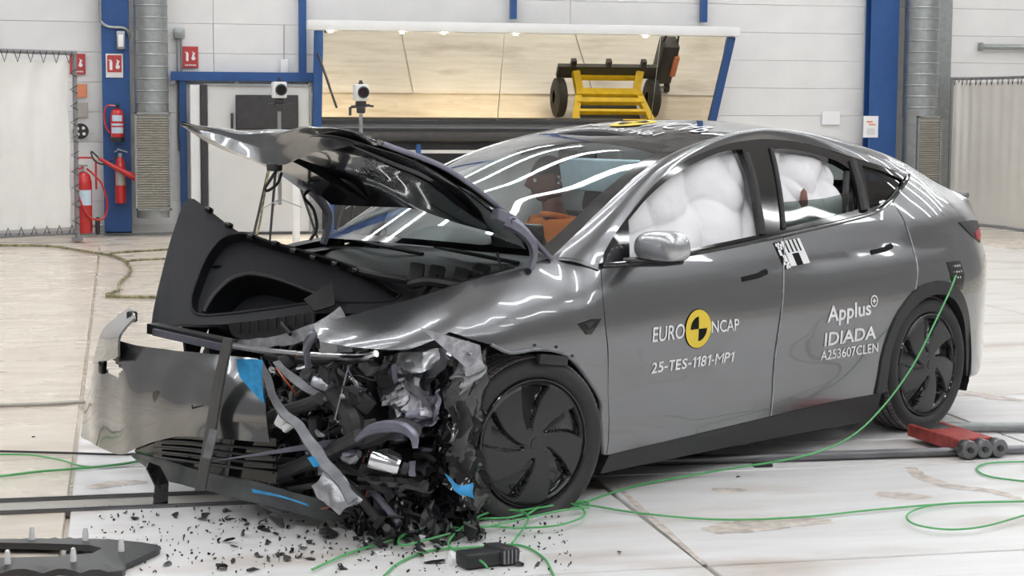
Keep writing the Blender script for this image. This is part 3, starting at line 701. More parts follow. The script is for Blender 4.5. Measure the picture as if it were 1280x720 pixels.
    if s < 0:
        sheet('rear_door_window', [(1.735,1.112),(1.79,1.232),(1.95,1.235),(2.15,1.24),(2.30,1.255),(2.42,1.262),(2.39,1.18),(2.1,1.146)], 'tint', car, fg, ng, s=.06, depth=.004)
    else:
        sheet('rear_door_window', hole2, 'tint', car, fg, ng, s=.06, depth=0); sheet('front_door_window', hole1, 'clear', car, fg, ng, s=.06, depth=0)
    # seals along belt and pillars
    bt = [Vector(fh(a, b)) + Vector((0, s*.008, .012)) for a, b in crxz(BELT, 6)]
    part('belt_moulding', tube(bt, .010, 8), 'gloss', car)
    for P_, r_ in (([(1.665,1.47),(1.64,1.35),(1.59,1.2),(1.565,1.09)], .016), ([(1.885,1.49),(1.85,1.40),(1.79,1.25),(1.735,1.11)], .012), ([(2.50,1.42),(2.47,1.30),(2.43,1.17)], .022)):
        part('pillar_seal', tube([Vector(fh(a, b))+Vector((0, s*.004, 0)) for a, b in P_], r_, 8, 4), 'rub', car)
    sheet('door_inner_skin', [(.45,.25),(1.6,.28),(2.35,.30),(2.5,.7),(2.68,.95),(2.62,1.15),(2.3,1.10),(1.5,1.03),(.5,.99)], 'seat', car, *side_fn(s, -.07), s=.2, depth=0)
    # roof rail: band between window top and glass edge
    Bc = [(x, itp(x, [q[0] for q in BL], [q[1] for q in BL]), itp(x, [q[0] for q in BL], [q[2] for q in BL])) for x in (.22, .40, .62, .90, 1.16, 1.50, 1.75, 1.95, 2.24, 2.58, 2.83, 3.02)]
    a = [Vector((x, yS(x, z), z)) for x, z in DTOP]; a[0] = Vector((.40, yS(.40, 1.0), 1.0))
    ra = cr(a, 6); rb = cr(Bc, 6); V = []; nn = 7
    for p, q_ in zip(ra, rb):
        up = Vector((0, .35, .65)).normalized()
        for k in range(nn+1):
            f = k/nn; c = p.lerp(q_, f) + up*(.016*4*f*(1-f)+.004*math.sin(f*math.pi)); V.append(Vector((c.x, s*c.y, c.z)))
    m_ = nn+1; F = [(i*m_+j, i*m_+j+1, (i+1)*m_+j+1, (i+1)*m_+j) for i in range(len(ra)-1) for j in range(nn)]
    if s < 0: F = [tuple(reversed(f)) for f in F]
    part('roof_rail', (V, F), 'paint', car, ang=180)
# shut line gaps, read as dark backing strips
for s in (-1,):
    fb, nb = side_fn(s, -.02)
    for L in (SEAM, REAR, FRONT): part('door_gap_seal', tube([fb(a, b) for a, b in crxz(L)], .012, 6), 'blk', car)
# windscreen, roof glass, rear hatch: crowned between the two glass edges
BP_ = cr(BL, 8)
def roof(t, sx):
    f = t*(len(BP_)-1); i = min(int(f), len(BP_)-2); b = BP_[i].lerp(BP_[i+1], f-i); c = 1-sx*sx
    tt = b.x
    fw = itp(tt, [.22, .7, 1.3, 1.6, 2.5, 3.66], [.13, .085, .035, 0, 0, -.05]); crn = itp(tt, [.22, .5, .9, 1.3, 1.95, 2.8, 3.3, 3.66], [.02, .032, .042, .046, .040, .04, .035, .02])
    return Vector((b.x-fw*c, sx*b.y, b.z+crn*c))
def tx(x): 
    lo, hi = 0, 1
    for _ in range(30):
        m = (lo+hi)/2; f = m*(len(BP_)-1); i = min(int(f), len(BP_)-2); bx = BP_[i].lerp(BP_[i+1], f-i).x
        if bx < x: lo = m
        else: hi = m
    return lo
def rgrid(x0, x1, s0, s1, nu, nv, dz=0):
    a, b = tx(x0), tx(x1)
    return grid(lambda u, v: roof(a+(b-a)*u, s0+(s1-s0)*v)+Vector((0, 0, dz)), nu, nv)
part('windscreen', rgrid(.26, 1.24, -.90, .90, 24, 30), 'clear', car, ang=180)
part('windscreen_surround', join(rgrid(.22, 1.40, -1, -.90, 24, 3), rgrid(.22, 1.40, .90, 1, 24, 3), rgrid(1.24, 1.40, -.90, .90, 4, 30), rgrid(.22, .26, -.9, .9, 2, 30)), 'gloss', car, 'black glass border', ang=180)
roof_o = part('glass_roof', rgrid(1.40, 2.85, -1, 1, 24, 24), 'roofg', car, ang=180)
part('rear_window', rgrid(2.86, 3.50, -.92, .92, 12, 16), 'tint', car, ang=180)
part('tailgate', join(rgrid(2.83, 3.50, -1, -.92, 10, 3), rgrid(2.83, 3.50, .92, 1, 10, 3), rgrid(3.50, 3.66, -1, 1, 5, 18),
    grid(lambda u, v: (lambda zb, s_: Vector((itp(zb, [.24, .42, .56, .85, 1.0, 1.12, 1.20], [3.55, 3.78, 3.82, 3.75, 3.69, 3.66, 3.66])+.05*(1-s_**4), s_*yS(itp(zb, [.24, .42, .56, .85, 1.0, 1.12, 1.20], [3.55, 3.78, 3.82, 3.75, 3.69, 3.66, 3.66]), zb), zb+.03*(1-s_*s_)*(zb > 1.1))))(1.20-.96*u, -1+2*v), 20, 18)), 'paint', car)
part('spoiler_lip', tube([roof(1, -1)+Vector((.01, 0, .008)), roof(1, -.5)+Vector((.02, 0, .012)), roof(1, 0)+Vector((.02, 0, .012)), roof(1, .5)+Vector((.02, 0, .012)), roof(1, 1)+Vector((.01, 0, .008))], .016, 8, 4), 'paint', car)
# lettering on the roof
def on_roof(x0, x1, y0, y1):
    def f(u, v):
        x = x1+(x0-x1)*v; y = y0+(y1-y0)*u; t = tx(x)
        p = roof(t, y/.605); return (p.x, p.y, p.z+.004)
    return f
part('roof_lettering', text_map('EURO', on_roof(1.50, 1.68, .50, .13)), 'decalw', roof_o, 'white lettering EURO', smooth=False)
part('roof_lettering', text_map('NCAP', on_roof(1.50, 1.68, -.13, -.50)), 'decalw', roof_o, 'white lettering NCAP', smooth=False)
part('roof_lettering', text_map('25-TES-1181-MP1', on_roof(1.345, 1.43, .36, -.36)), 'decalw', roof_o, 'white lettering 25-TES-1181-MP1 on the roof', smooth=False)
def roof_disc(r, m, dz, a0=0, a1=360):
    fr = on_roof(1.47, 1.71, .12, -.12); n = 28; V = []; F = []
    for k in range(n+1):
        a = R(a0+(a1-a0)*k/n)
        for q in (0, .5, 1): p = Vector(fr(.5+r*q*math.cos(a)/.24, .5+r*q*math.sin(a)/.24)); V.append(p+Vector((0, 0, dz)))
    for k in range(n):
        for j in (0, 1): F.append((k*3+j, k*3+j+1, k*3+4+j, k*3+3+j))
    part('roof_emblem', (V, F), m, roof_o, smooth=False)
roof_disc(.115, 'decaly', .001); roof_disc(.075, 'decalk', .003, 90, 180); roof_disc(.075, 'decalk', .003, 270, 360)
# ------------------------------------------------ door furniture and lettering on the left side
fd, rd = body_parts['left']
def on_side(p00, p10, p01, p11, off=.003):
    f, _ = side_fn(-1, off, door_dent)
    def g(u, v):
        x = (1-u)*(1-v)*p00[0]+u*(1-v)*p10[0]+(1-u)*v*p01[0]+u*v*p11[0]; z = (1-u)*(1-v)*p00[1]+u*(1-v)*p10[1]+(1-u)*v*p01[1]+u*v*p11[1]
        return f(x, z)
    return g
def lettering(body, q, parent, label, **k): part('lettering', text_map(body, on_side(*q), **k), 'decalw', parent, label, smooth=False)
lettering('EURO', ((0.685,0.66), (0.897,0.66), (0.687,0.727), (0.9,0.728)), fd, 'white lettering EURO', bold=.008)
lettering('NCAP', ((1.083,0.67), (1.276,0.666), (1.08,0.725), (1.272,0.722)), fd, 'white lettering NCAP', bold=.008)
def glyph_line(body, shear, gap):
    cap = None; V, F = [], []; x = 0
    for ch in body:
        if ch == '1': g = ([Vector(p+(0,)) for p in ((.16,0),(.30,0),(.30,.72),(.18,.72),(0,.60),(0,.48),(.16,.57))], [(0,1,2,6),(6,2,3),(6,3,4,5)])
        elif ch == '-': g = ([Vector(p+(0,)) for p in ((0,.25),(.26,.25),(.26,.37),(0,.37))], [(0,1,2,3)])
        else:
            uv, f_ = text_geo(ch, bold=0 if ch == 'M' else .02); wd = {'M': .72, 'T': .50, 'E': .42, 'S': .44, 'P': .46}.get(ch, .44)
            g = ([Vector((u*wd, v*.72, 0)) for u, v in uv], f_)
        m = max(p.x for p in g[0]); V2 = [Vector((p.x+x+p.y*shear, p.y, 0)) for p in g[0]]; F += [tuple(k+len(V) for k in f) for f in g[1]]; V += V2; x += m+gap
    mx = max(p.x for p in V); return [(p.x/mx, p.y/.72) for p in V], F
uv, F_ = glyph_line('25-TES-1181-MP1', .14, .075); g_ = on_side((0.693,0.52), (1.257,0.521), (0.688,0.569), (1.257,0.57))
part('lettering', ([Vector(g_(u, v)) for u, v in uv], F_), 'decalw', fd, 'white slanted lettering 25-TES-1181-MP1', smooth=False)
lettering('Applus', ((1.951,0.623), (2.316,0.638), (1.948,0.729), (2.308,0.735)), rd, 'white lettering Applus', bold=.02)
lettering('IDIADA', ((1.943,0.532), (2.372,0.536), (1.941,0.6), (2.369,0.601)), rd, 'white lettering IDIADA', bold=.02)
lettering('A253607CLEN', ((1.92,0.463), (2.402,0.463), (1.92,0.511), (2.396,0.513)), rd, 'white lettering A253607CLEN', bold=.008)
def side_disc(cx, cz, r, m, off, parent, a0=0, a1=360, r0=0, label=None, name='emblem'):
    f, _ = side_fn(-1, off, door_dent); n = 32; V, F = [], []
    for k in range(n+1):
        a = R(a0+(a1-a0)*k/n)
        for q in (r0, (r0+r)/2, r): V.append(Vector(f(cx+q*math.cos(a), cz+q*math.sin(a))))
    for k in range(n):
        for j in (0, 1): F.append((k*3+j, k*3+3+j, k*3+4+j, k*3+j+1))
    part(name, (V, F), m, parent, label, smooth=False)
ex, ez = (0.99,0.696)
side_disc(ex, ez, .090, 'decalk', .003, fd, label='round emblem rim')
side_disc(ex, ez, .087, 'decaly', .0045, fd, label='yellow disc of the emblem')
side_disc(ex, ez, .056, 'decalk', .006, fd, 90, 180, label='black quarter of the emblem'); side_disc(ex, ez, .056, 'decalk', .006, fd, 270, 360, label='black quarter of the emblem')
ax, az = (2.335,0.729)
side_disc(ax, az, .030, 'decalw', .004, rd, 0, 360, .023, label='white ring with a plus')
fs, _ = side_fn(-1, .004)
def quadp(P, m, parent, name, label=None, off=.004):
    f, nr = side_fn(-1, off, door_dent); sheet(name, P, m, parent, f, nr, s=.06, depth=0, label=label)
quadp([(ax-.014,az-.004),(ax+.014,az-.004),(ax+.014,az+.004),(ax-.014,az+.004)], 'decalw', rd, 'emblem'); quadp([(ax-.004,az-.014),(ax+.004,az-.014),(ax+.004,az+.014),(ax-.004,az+.014)], 'decalw', rd, 'emblem')
# chequered target strip across the door gap
tp = lambda u, v: (1.625+.21*u+.035*(1-v), .925+.125*v+.012*u)
def tq(u0, v0, u1, v1): return [tp(u0, v0), tp(u1, v0), tp(u1, v1), tp(u0, v1)]
quadp(tq(.0, 0, .24, 1), 'decalk', rd, 'target_strip', off=.004); 
quadp(tq(.26, .5, 1, 1), 'decalw', rd, 'target_strip', off=.004); quadp(tq(.26, .05, .48, .5), 'decalw', rd, 'target_strip', off=.004); quadp(tq(.48, .05, .74, .5), 'decalk', rd, 'target_strip', off=.004); quadp(tq(.74, .05, 1, .5), 'decalw', rd, 'target_strip', off=.004)
for k in range(4): quadp(tq(.36+.155*k, .55, .42+.155*k, 1), 'decalk', rd, 'target_bar', off=.0055)
quadp(tq(.02, .5, .12, .72), 'decalw', rd, 'target_bar', off=.0055); quadp(tq(.1, .25, .22, .5), 'decalw', rd, 'target_bar', off=.0055)
for u, v in ((.04,.9),(.13,.92),(.2,.86),(.08,.8),(.17,.76),(.06,.2),(.14,.14),(.2,.2),(.1,.05),(.19,.06)):
    x, z = tp(u, v); side_disc(x, z, .008, 'decalw', .006, rd, name='target_dot')
# a hair line cable taped down the door gap, and one on the rear shut line
part('shut_line', tube([side_fn(-1, .003, door_dent)[0](a, b) for a, b in crxz(SEAM)], .0032, 5), 'cast', fd, 'pale edge of the door gap')
part('shut_line', tube([side_fn(-1, .003, door_dent)[0](a, b) for a, b in crxz(REAR[1:])], .0032, 5), 'cast', rd, 'pale edge of the door gap')
def handle(x0, z0, x1, z1, par):
    f, nr = side_fn(-1, .005, door_dent)
    sheet('door_handle', [(x0, z0-.006),(x0+.13,z0+.004),(x0+.165,z1-.016),(x1-.01,z1-.012),(x1,z1),(x1-.01,z1+.014),(x0+.16,z1+.010),(x0+.12,z0+.026),(x0,z0+.016)], 'decalk', par, f, nr, s=.03, depth=.006, label='flush black door handle')
handle(1.325, .893, 1.525, .921, fd); handle(2.385, .962, 2.585, .990, rd)
# fuel flap opening (charge port) with socket
f, nr = side_fn(-1, .004)
cpx = sheet('charge_port', [(3.03,.885),(3.17,.885),(3.20,.80),(3.17,.73),(3.09,.735),(3.05,.80)], 'gloss', car, f, nr, s=.03, depth=.02, label='open charge port')
for k in range(8):
    part('port_contact', disc(side_fn(-1, .008)[0](3.09+.025*(k % 3)+.008*(k//3), .86-.03*(k//3)), .006, 'y', 10, .01), 'chrome', cpx)
# camera repeater on the fender
f, nr = side_fn(-1, .006)
vent = sheet('side_camera_housing', [(0.211,0.783), (0.282,0.794), (0.357,0.791), (0.288,0.729), (0.262,0.731)], 'gloss', car, f, nr, s=.03, depth=.012, label='black triangular side camera housing')
sheet('side_camera_inset', [(.245,.782),(.31,.785),(.275,.75)], 'rub', vent, *side_fn(-1, .009), s=.03, depth=.004)
# door mirror
def mshell(u, v):
    q = lambda t, p: math.copysign(abs(t)**p, t)
    th = 2*math.pi*u; ph = -math.pi/2+math.pi*v; cp_ = abs(math.cos(ph))**(.55 if ph > 0 else .3)
    X = .095*q(math.cos(th), .6)*cp_*(1 if math.cos(th) < 0 else .7); Y_ = .142*q(math.sin(th), .65)*cp_
    Z_ = (.078 if ph > 0 else .050)*q(math.sin(ph), .9)
    return Vector((.665+X-.10*max(0, Z_)*1.0+.12*Y_, -1.02+Y_, 1.078+Z_-.16*Y_*(Z_ > 0)*.3))
mir = part('door_mirror', grid(mshell, 44, 22), 'silver', car)
part('mirror_arm', tube([(.58, -.86, 1.012), (.62, -.93, 1.016), (.66, -1.03, 1.024), (.67, -1.12, 1.030)], [.026, .022, .024, .016], 10, 5), 'gloss', mir, 'black mirror base')
part('mirror_seam', tube([(.665-.0735*math.cos(a)*(1 if math.cos(a) > 0 else .78), -1.02+.127*math.sin(a), 1.088) for a in [R(-80+10*k) for k in range(17)]], .0022, 5), 'rub', mir)
# ------------------------------------------------ wheels
def tyre_geo(flat=0.0, r=.356, hub=.352):
    prof = [(.268, -.095), (.285, -.115), (.315, -.125), (.338, -.118), (.350, -.104)]
    tp_ = [(.354, -.094)]
    for gx in (-.062, -.021, .021, .062): tp_ += [(.356, gx-.006), (.349, gx-.005), (.349, gx+.005), (.356, gx+.006)]
    tp_ += [(.354, .094)]
    full = prof + tp_ + [(.350, .104), (.338, .118), (.315, .125), (.268, .10)]
    V, F = lathe(full, 72, (0, 0, 0), 'y')
    if flat:
        W = []
        for v in V:
            v = v.copy(); lim = -hub+.004
            if v.z < lim+.05:
                k = max(0, min(1, (lim+.05-v.z)/.09)); v.y *= 1+.16*k
            if v.z < lim: v.z = lim
            W.append(v)
        V = W
    else: V = [Vector((v.x, v.y, max(v.z, -hub+.003))) for v in V]
    return V, F
def wheel(name, c, steer, hub, flat, spin, label):
    e = bpy.data.objects.new(name, None); C.objects.link(e); e.parent = car; e.location = c; e.rotation_euler = (0, 0, steer); e['label'] = label
    V, F = tyre_geo(flat, hub=hub)
    part('tyre', (V, F), 'rub', e)
    # tread blocks: shallow cross bars standing on the tyre
    bars = []
    for k in range(84):
        a = 2*math.pi*k/84
        for y0, y1, sh in ((-.096, -.068, .02), (-.056, -.027, .03), (-.015, .015, 0), (.027, .056, -.03), (.068, .096, -.02)):
            r0, r1 = .345, .3585; w_ = .029
            if -hub+.006 > r1*math.sin(a+.02) or -hub+.006 > r1*math.sin(a-.02): continue
            pts = []
            for aa, y in ((a-w_, y0), (a+w_, y0), (a+w_+sh, y1), (a-w_+sh, y1)):
                pts.append((aa, y))
            lo = [Vector((r0*math.cos(p), y, r0*math.sin(p))) for p, y in pts]; hi = [Vector((r1*math.cos(p), y, r1*math.sin(p))) for p, y in pts]
            bars.append((lo+hi, [(4,5,6,7), (0,1,5,4), (1,2,6,5), (2,3,7,6), (3,0,4,7)]))
    o = part('tread_blocks', join(*bars), 'tread', e, smooth=False); o['kind'] = 'stuff'
    # aero cover with five curved slots
    nr_, na = 26, 240; V, F, mi = [], [], []
    def slot(r, a):
        best = 0
        for k in range(5):
            ac = spin+2*math.pi*k/5; t = (r-.062)/(.245-.062)
            if t < -.05 or t > 1.02: continue
            tt = max(0, min(1, t)); width = .30+.26*tt**.6; lead = .28-.55*tt**.7-width/2
            d = (a-ac+math.pi) % (2*math.pi)-math.pi
            u = (d-lead)/width
            edge = min(u, 1-u)*width*r; rad = min((r-.062), (.243-r))
            m = min(edge, rad); best = max(best, min(1, max(0, m/.007+.5)))
        return best
    for i in range(nr_+1):
        r = .262*(i/nr_)**.9
        for k in range(na):
            a = 2*math.pi*k/na; s_ = slot(r, a)
            dome = .014*(1-(r/.262)**2)-.012*max(0, (r-.246)/.016)
            dep = .0 if s_ <= 0 else s_*(.012+.026*min(1, max(0, (r-.06)/.15)))
            V.append(Vector((r*math.cos(a), -.112-dome+dep, r*math.sin(a))))
    for i in range(nr_):
        for k in range(na):
            j = (k+1) % na; F.append((i*na+k, i*na+j, (i+1)*na+j, (i+1)*na+k))
    vs = [0]*len(V)
    me = mesh('wheel_cover', (V, F), ['cover', 'gloss'], True, 35)
    for p in me.polygons:
        c_ = p.center; r = math.hypot(c_.x, c_.z)
        if slot(r, math.atan2(c_.z, c_.x)) > .55: p.material_index = 1
    o = bpy.data.objects.new('wheel_cover', me); C.objects.link(o); o.parent = e
    part('rim_lip', lathe([(.256, -.100), (.262, -.112), (.268, -.114), (.273, -.108), (.270, -.09), (.270, .09)], 72, (0, 0, 0), 'y'), 'gloss', e)
    part('hub_cap', disc((0, -.127, 0), .026, 'y', 24, .006), 'cover', o)
    return e
wheel('front_left_wheel', (0, -.815, .298), -.17, .298, 1, R(103), 'front wheel with a flattened tyre, turned outward')
wheel('rear_left_wheel', (2.89, -.815, .352), 0, .352, 0, R(100), 'rear wheel')
for n_, x in (('front_right_wheel', 0), ('rear_right_wheel', 2.89)):
    e = bpy.data.objects.new(n_, None); C.objects.link(e); e.parent = car; e.location = (x, .815, .352); e.rotation_euler = (0, 0, math.pi)
    part('tyre', tyre_geo(0), 'rub', e); part('wheel_disc', disc((0, -.10, 0), .265, 'y', 32, .03), 'cover', e)
for x, s in ((2.89, -1), (2.89, 1), (0, 1)):
    part('wheel_housing', lathe([(.425, -.30), (.43, 0)], 28, (x, s*.925 if s > 0 else -.625, .35), 'y', R(-25), R(205)) if True else None, 'blk', car)
part('underbody', join(rbox((1.65, 0, .20), (3.9, 1.50, .10), .02), rbox((1.45, 0, .165), (1.9, 1.72, .08), .02)), 'blk', car)
part('axle_beam', tube([(2.89, -.8, .35), (2.89, .8, .35)], .05), 'dark', car); part('axle_beam', tube([(0, -.75, .30), (0, .8, .35)], .05), 'dark', car)
# ------------------------------------------------ cabin
def seat(x, y, nm):
    e = bpy.data.objects.new(nm, None); C.objects.link(e); e.parent = car; e.location = (x, y, .3)
    part('cushion', rbox((0, 0, .18), (.52, .50, .16), .05, (0, -.08, 0), 3), 'seat', e)
    part('backrest', rbox((.33, 0, .52), (.14, .50, .66), .05, (0, .32, 0), 3), 'seat', e)
    part('headrest', rbox((.48, 0, .92), (.10, .27, .20), .045, (0, .3, 0), 3), 'seat', e)
seat(1.30, -.37, 'driver_seat'); seat(1.30, .37, 'passenger_seat')
part('rear_bench', join(rbox((2.25, 0, .5), (.5, 1.3, .18), .05), rbox((2.6, 0, .82), (.16, 1.3, .62), .05, (0, .35, 0))), 'seat', car)
part('headrest', rbox((2.72, -.40, 1.16), (.09, .24, .16), .04), 'seat', car); part('headrest', rbox((2.72, .40, 1.16), (.09, .24, .16), .04), 'seat', car)
part('dashboard', patch([[(.42, y, .95), (.60, y, .99), (.80, y, .97), (.88, y, .88), (.86, y, .6), (.70, y, .3)] for y in (-.74, -.3, 0, .3, .74)], 5), 'seat', car)
part('centre_screen', rbox((.80, .02, 1.02), (.02, .36, .23), .008, (0, -.15, 0)), 'gloss', car, 'dark touch screen')
sw = part('steering_wheel', tube([(.98+.06*math.cos(a)*-1, -.37+.175*math.sin(a), .94+.17*math.cos(a)) for a in [2*math.pi*k/28 for k in range(28)]], .016, 8, closed=True), 'blk', car)
part('steering_hub', rbox((.96, -.37, .94), (.06, .13, .10), .025, (0, -.3, 0)), 'blk', sw); part('steering_column', tube([(.96, -.37, .93), (.75, -.37, .84)], .035), 'blk', sw)
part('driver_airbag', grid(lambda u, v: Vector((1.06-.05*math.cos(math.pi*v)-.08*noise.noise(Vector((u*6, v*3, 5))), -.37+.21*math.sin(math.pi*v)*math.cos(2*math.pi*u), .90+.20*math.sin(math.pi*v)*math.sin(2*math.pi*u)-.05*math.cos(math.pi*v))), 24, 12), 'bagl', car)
part('pale_panel', rbox((1.17,-0.17,1.358), (.024, .58, .165), .011, (0, -.2, -.08), 3), 'pale_blue', car, 'pale blue rounded panel behind the windscreen')  # added panel for a pale blue shape behind the glass, not identified
part('headliner_rail', join(tube([(1.34, -.58, 1.47), (1.30, 0, 1.545), (1.34, .58, 1.47)], .035, 8, 6), tube([(1.8, -.57, 1.53), (1.8, 0, 1.58), (1.8, .57, 1.53)], .03, 8, 6)), 'seat', car)
part('interior_mirror', rbox((1.18, 0, 1.44), (.03, .25, .07), .012), 'gloss', car)
part('rear_shelf', box((2.95, 0, 1.0), (.5, 1.4, .02)), 'seat', car, smooth=False)
# curtain airbags: pillowy cells hanging inside the side glass
def curtain_bag(s, x0, x1, zb, zt, cells, nm, seed):
    def f(u, v):
        x = x0+(x1-x0)*u; z = zb(x)+(zt(x)-zb(x))*v; y = yS(x, max(z, 1.0))-.075
        warp = u*cells+.22*math.sin(v*5+seed)+.5*noise.noise(Vector((u*2.5, v*2, seed)))
        c = abs(math.sin(math.pi*warp))**.55
        c2 = abs(math.sin(math.pi*(v*1.6+.35*noise.noise(Vector((u*4, 1, seed)))+.15)))**.6
        e = (min(1, u/.06)*min(1, (1-u)/.06)*min(1, v/.08+.3)*min(1, (1-v)/.08+.2))**.5
        h = .115*(.45*c+.35*c2+.2)*e + .0025*noise.noise(Vector((x*30, z*30, seed)))+.006*noise.noise(Vector((x*9, z*14, seed+3)))
        return Vector((x, s*(y-.08+h), z))
    g = grid(f, 90, 46)
    b = grid(lambda u, v: (lambda p: Vector((p.x, p.y-s*.10*(min(1, u/.06)*min(1, (1-u)/.06)*min(1, v/.08)*min(1, (1-v)/.08))**.5, p.z)))(f(u, v)), 30, 16)
    return part(nm, join(g, b), 'bag' if s < 0 else 'bag_far', car, ang=180)
zt = lambda x: itp(x, [p[0] for p in DTOP], [p[1] for p in DTOP])-.01
for s in (-1, 1):
    curtain_bag(s, .56, 1.70, lambda x: .96, zt, 3.4, 'front_curtain_airbag', 2+s)
    curtain_bag(s, 1.72, 2.40, lambda x: 1.10, zt, 2.3, 'rear_curtain_airbag', 7+s)
part('airbag_tether', tube([side_fn(-1, -.03)[0](2.45, 1.36), side_fn(-1, -.03)[0](2.30, 1.15)], .018, 8), 'seat', car, 'dark seat belt'); 
part('vent_tear', disc(side_fn(-1, -.030)[0](2.04, 1.25), .001, 'y', 6, .002) if False else lathe([(0, -.07), (.018, -.045), (.022, 0), (.016, .05), (0, .07)], 12, side_fn(-1, -.06)[0](2.04, 1.225)), 'skin', car, 'brown strap end on the airbag')
# ================================================================== wrecked front end (parts of the car)
def fdent(x, z):
    k = sst(.05, -.35, x)
    return k*(+.009*noise.noise(Vector((x*4.5, z*5, 1.7)))+.0018*noise.noise(Vector((x*13, z*11, 4))))+.006*sst(-.1, .3, x)*0
ff, fnr = side_fn(-1, .0, fdent)
ftop = [(x, itp(x, TX, TZZ)-.001) for x in (.36, .2, .1, 0, -.1, -.2, -.35, -.47, -.6, -.75, -.88)]
flow = [(-0.931,0.776),(-0.851,0.757),(-0.755,0.746),(-0.663,0.741),(-0.538,0.774),(-0.472,0.798),(-0.38,0.764),(-0.286,0.735),(-0.187,0.694),(-0.048,0.695),(0.078,0.677),(0.178,0.63),(0.281,0.538),(0.37,0.435)] + [(.372,.36),(.40,.20)]
lf = sheet('front_fender', [(.425,.19)] + [(a-.004, b) for a, b in crxz(FRONT)[1:]] + ftop + flow, 'paint', car, ff, fnr, s=.035, depth=.02, label='buckled grey front wing')
part('torn_edge', tube([Vector(ff(a, b))+Vector((0, -.002, 0)) for a, b in flow[7:]], .008, 6, 3), 'strut', lf, 'bare bent lip of the wheel arch')
for q in (9, 10, 11): part('clip_hole', disc(Vector(ff(flow[q][0], flow[q][1]+.018))+Vector((0, -.002, 0)), .006, 'y', 10, .004), 'blk', lf)
part('arch_trim_stub', rbox((0.057,-0.951,0.642), (.17, .03, .045), .01, (0, .15, 0)), 'blk', lf, 'broken stub of black arch moulding')
fr_, nr_r = side_fn(1)
arcf = [(a-2.89, b) for a, b in crxz(ARCHR_O)]
sheet('front_fender', [(.42,.19)] + [(a-.004, b) for a, b in crxz(FRONT)[1:]] + ftop[:8] + [(-.52,.7),(-.50,.40)] + [p for p in arcf if p[0] < .39], 'paint', car, fr_, nr_r, s=.05, label='far side front wing')
part('pillar_corner', patch([[(.44,-.885,1.0),(.33,-.84,1.04),(.22,-.775,1.05)],[(.40,-.89,.99),(.29,-.84,1.03),(.19,-.775,1.04)]], 4), 'paint', car)
# bonnet, raised and folded along its nose
hood_rows = [
 [(.20,-.80,1.05),(.23,-.45,1.16),(.25,-.10,1.21),(.25,.20,1.255),(.12,.42,1.245),(0,.64,1.285)],
 [(-.03,-.80,1.23),(0,-.45,1.33),(.02,-.1,1.37),(.01,.2,1.39),(-.06,.45,1.39),(-.16,.70,1.40)],
 [(-.37,-.785,1.435),(-.34,-.45,1.50),(-.32,-.1,1.525),(-.33,.2,1.52),(-.37,.45,1.49),(-.42,.735,1.50)],
 [(-0.66,-0.72,1.543),(-0.661,-0.38,1.599),(-0.581,-0.05,1.589),(-0.513,0.2,1.579),(-0.513,0.45,1.569),(-0.606,0.75,1.598)],
 [(-0.664,-0.715,1.537),(-0.636,-0.42,1.561),(-0.594,-0.1,1.549),(-0.544,0.17,1.501),(-0.541,0.44,1.527),(-0.606,0.75,1.595)],
 [(-0.668,-0.71,1.531),(-0.594,-0.44,1.519),(-0.568,-0.12,1.48),(-0.565,0.12,1.427),(-0.566,0.43,1.489),(-0.602,0.75,1.587)]]
hd = lambda p: Vector((.007*noise.noise(p*7), .004*noise.noise(p*9+Vector((3, 0, 0))), .012*noise.noise(p*4.5+Vector((0, 5, 0)))))*sst(-.1, -.5, p.x)
hood = part('bonnet', thick(patch(hood_rows, 8, hd), .010), 'paint', car, 'folded grey bonnet standing open', ang=50)
def lerp_rows(rows, du0, du1, dv0, dv1, off):
    out = []
    n = len(rows)-1
    for i in range(n+1):
        a = cr(rows[i], 10); L = len(a)-1; m = []
        for k in range(6): m.append(a[int(L*(du0+(du1-du0)*k/5))]+Vector(off))
        out.append(m)
    return out[:4]
inner = lerp_rows(hood_rows, .06, .90, 0, 1, (.012, 0, -.035))
part('inner_panel', thick(patch(inner, 6, lambda p: Vector((0, 0, .012*noise.noise(p*3)))), .006), 'paint_in', hood, 'dark inner bonnet panel', ang=60)
for (i0, f0), (i1, f1) in (((0, 1), (3, 1)), ((0, 4), (3, 4))):
    A_, B_ = inner[i0][f0], inner[i1][f1]; M_ = inner[1][(f0+f1)//2].lerp(inner[2][(f0+f1)//2], .5)
    part('stiffening_rib', tube([A_.lerp(M_, .15), A_.lerp(M_, .6), M_, M_.lerp(B_, .4), M_.lerp(B_, .8)], [.004, .02, .024, .02, .004], 8, 6), 'paint_in', hood)
part('edge_fold', tube([Vector(r[0])+Vector((.0, -.004, -.008)) for r in hood_rows[:4]], .011, 8, 6), 'hinge', hood, 'violet grey edge of the bonnet')
part('latch_striker', join(rbox((-0.553,0.13,1.419), (.05, .06, .035), .01)), 'blk', hood)
part('striker_loop', tube([(-0.545,0.13,1.402),(-0.579,0.13,1.362),(-0.605,0.13,1.328),(-0.584,0.13,1.321),(-0.537,0.13,1.35),(-0.515,0.13,1.395)], .007, 6, 4), 'blk', hood)
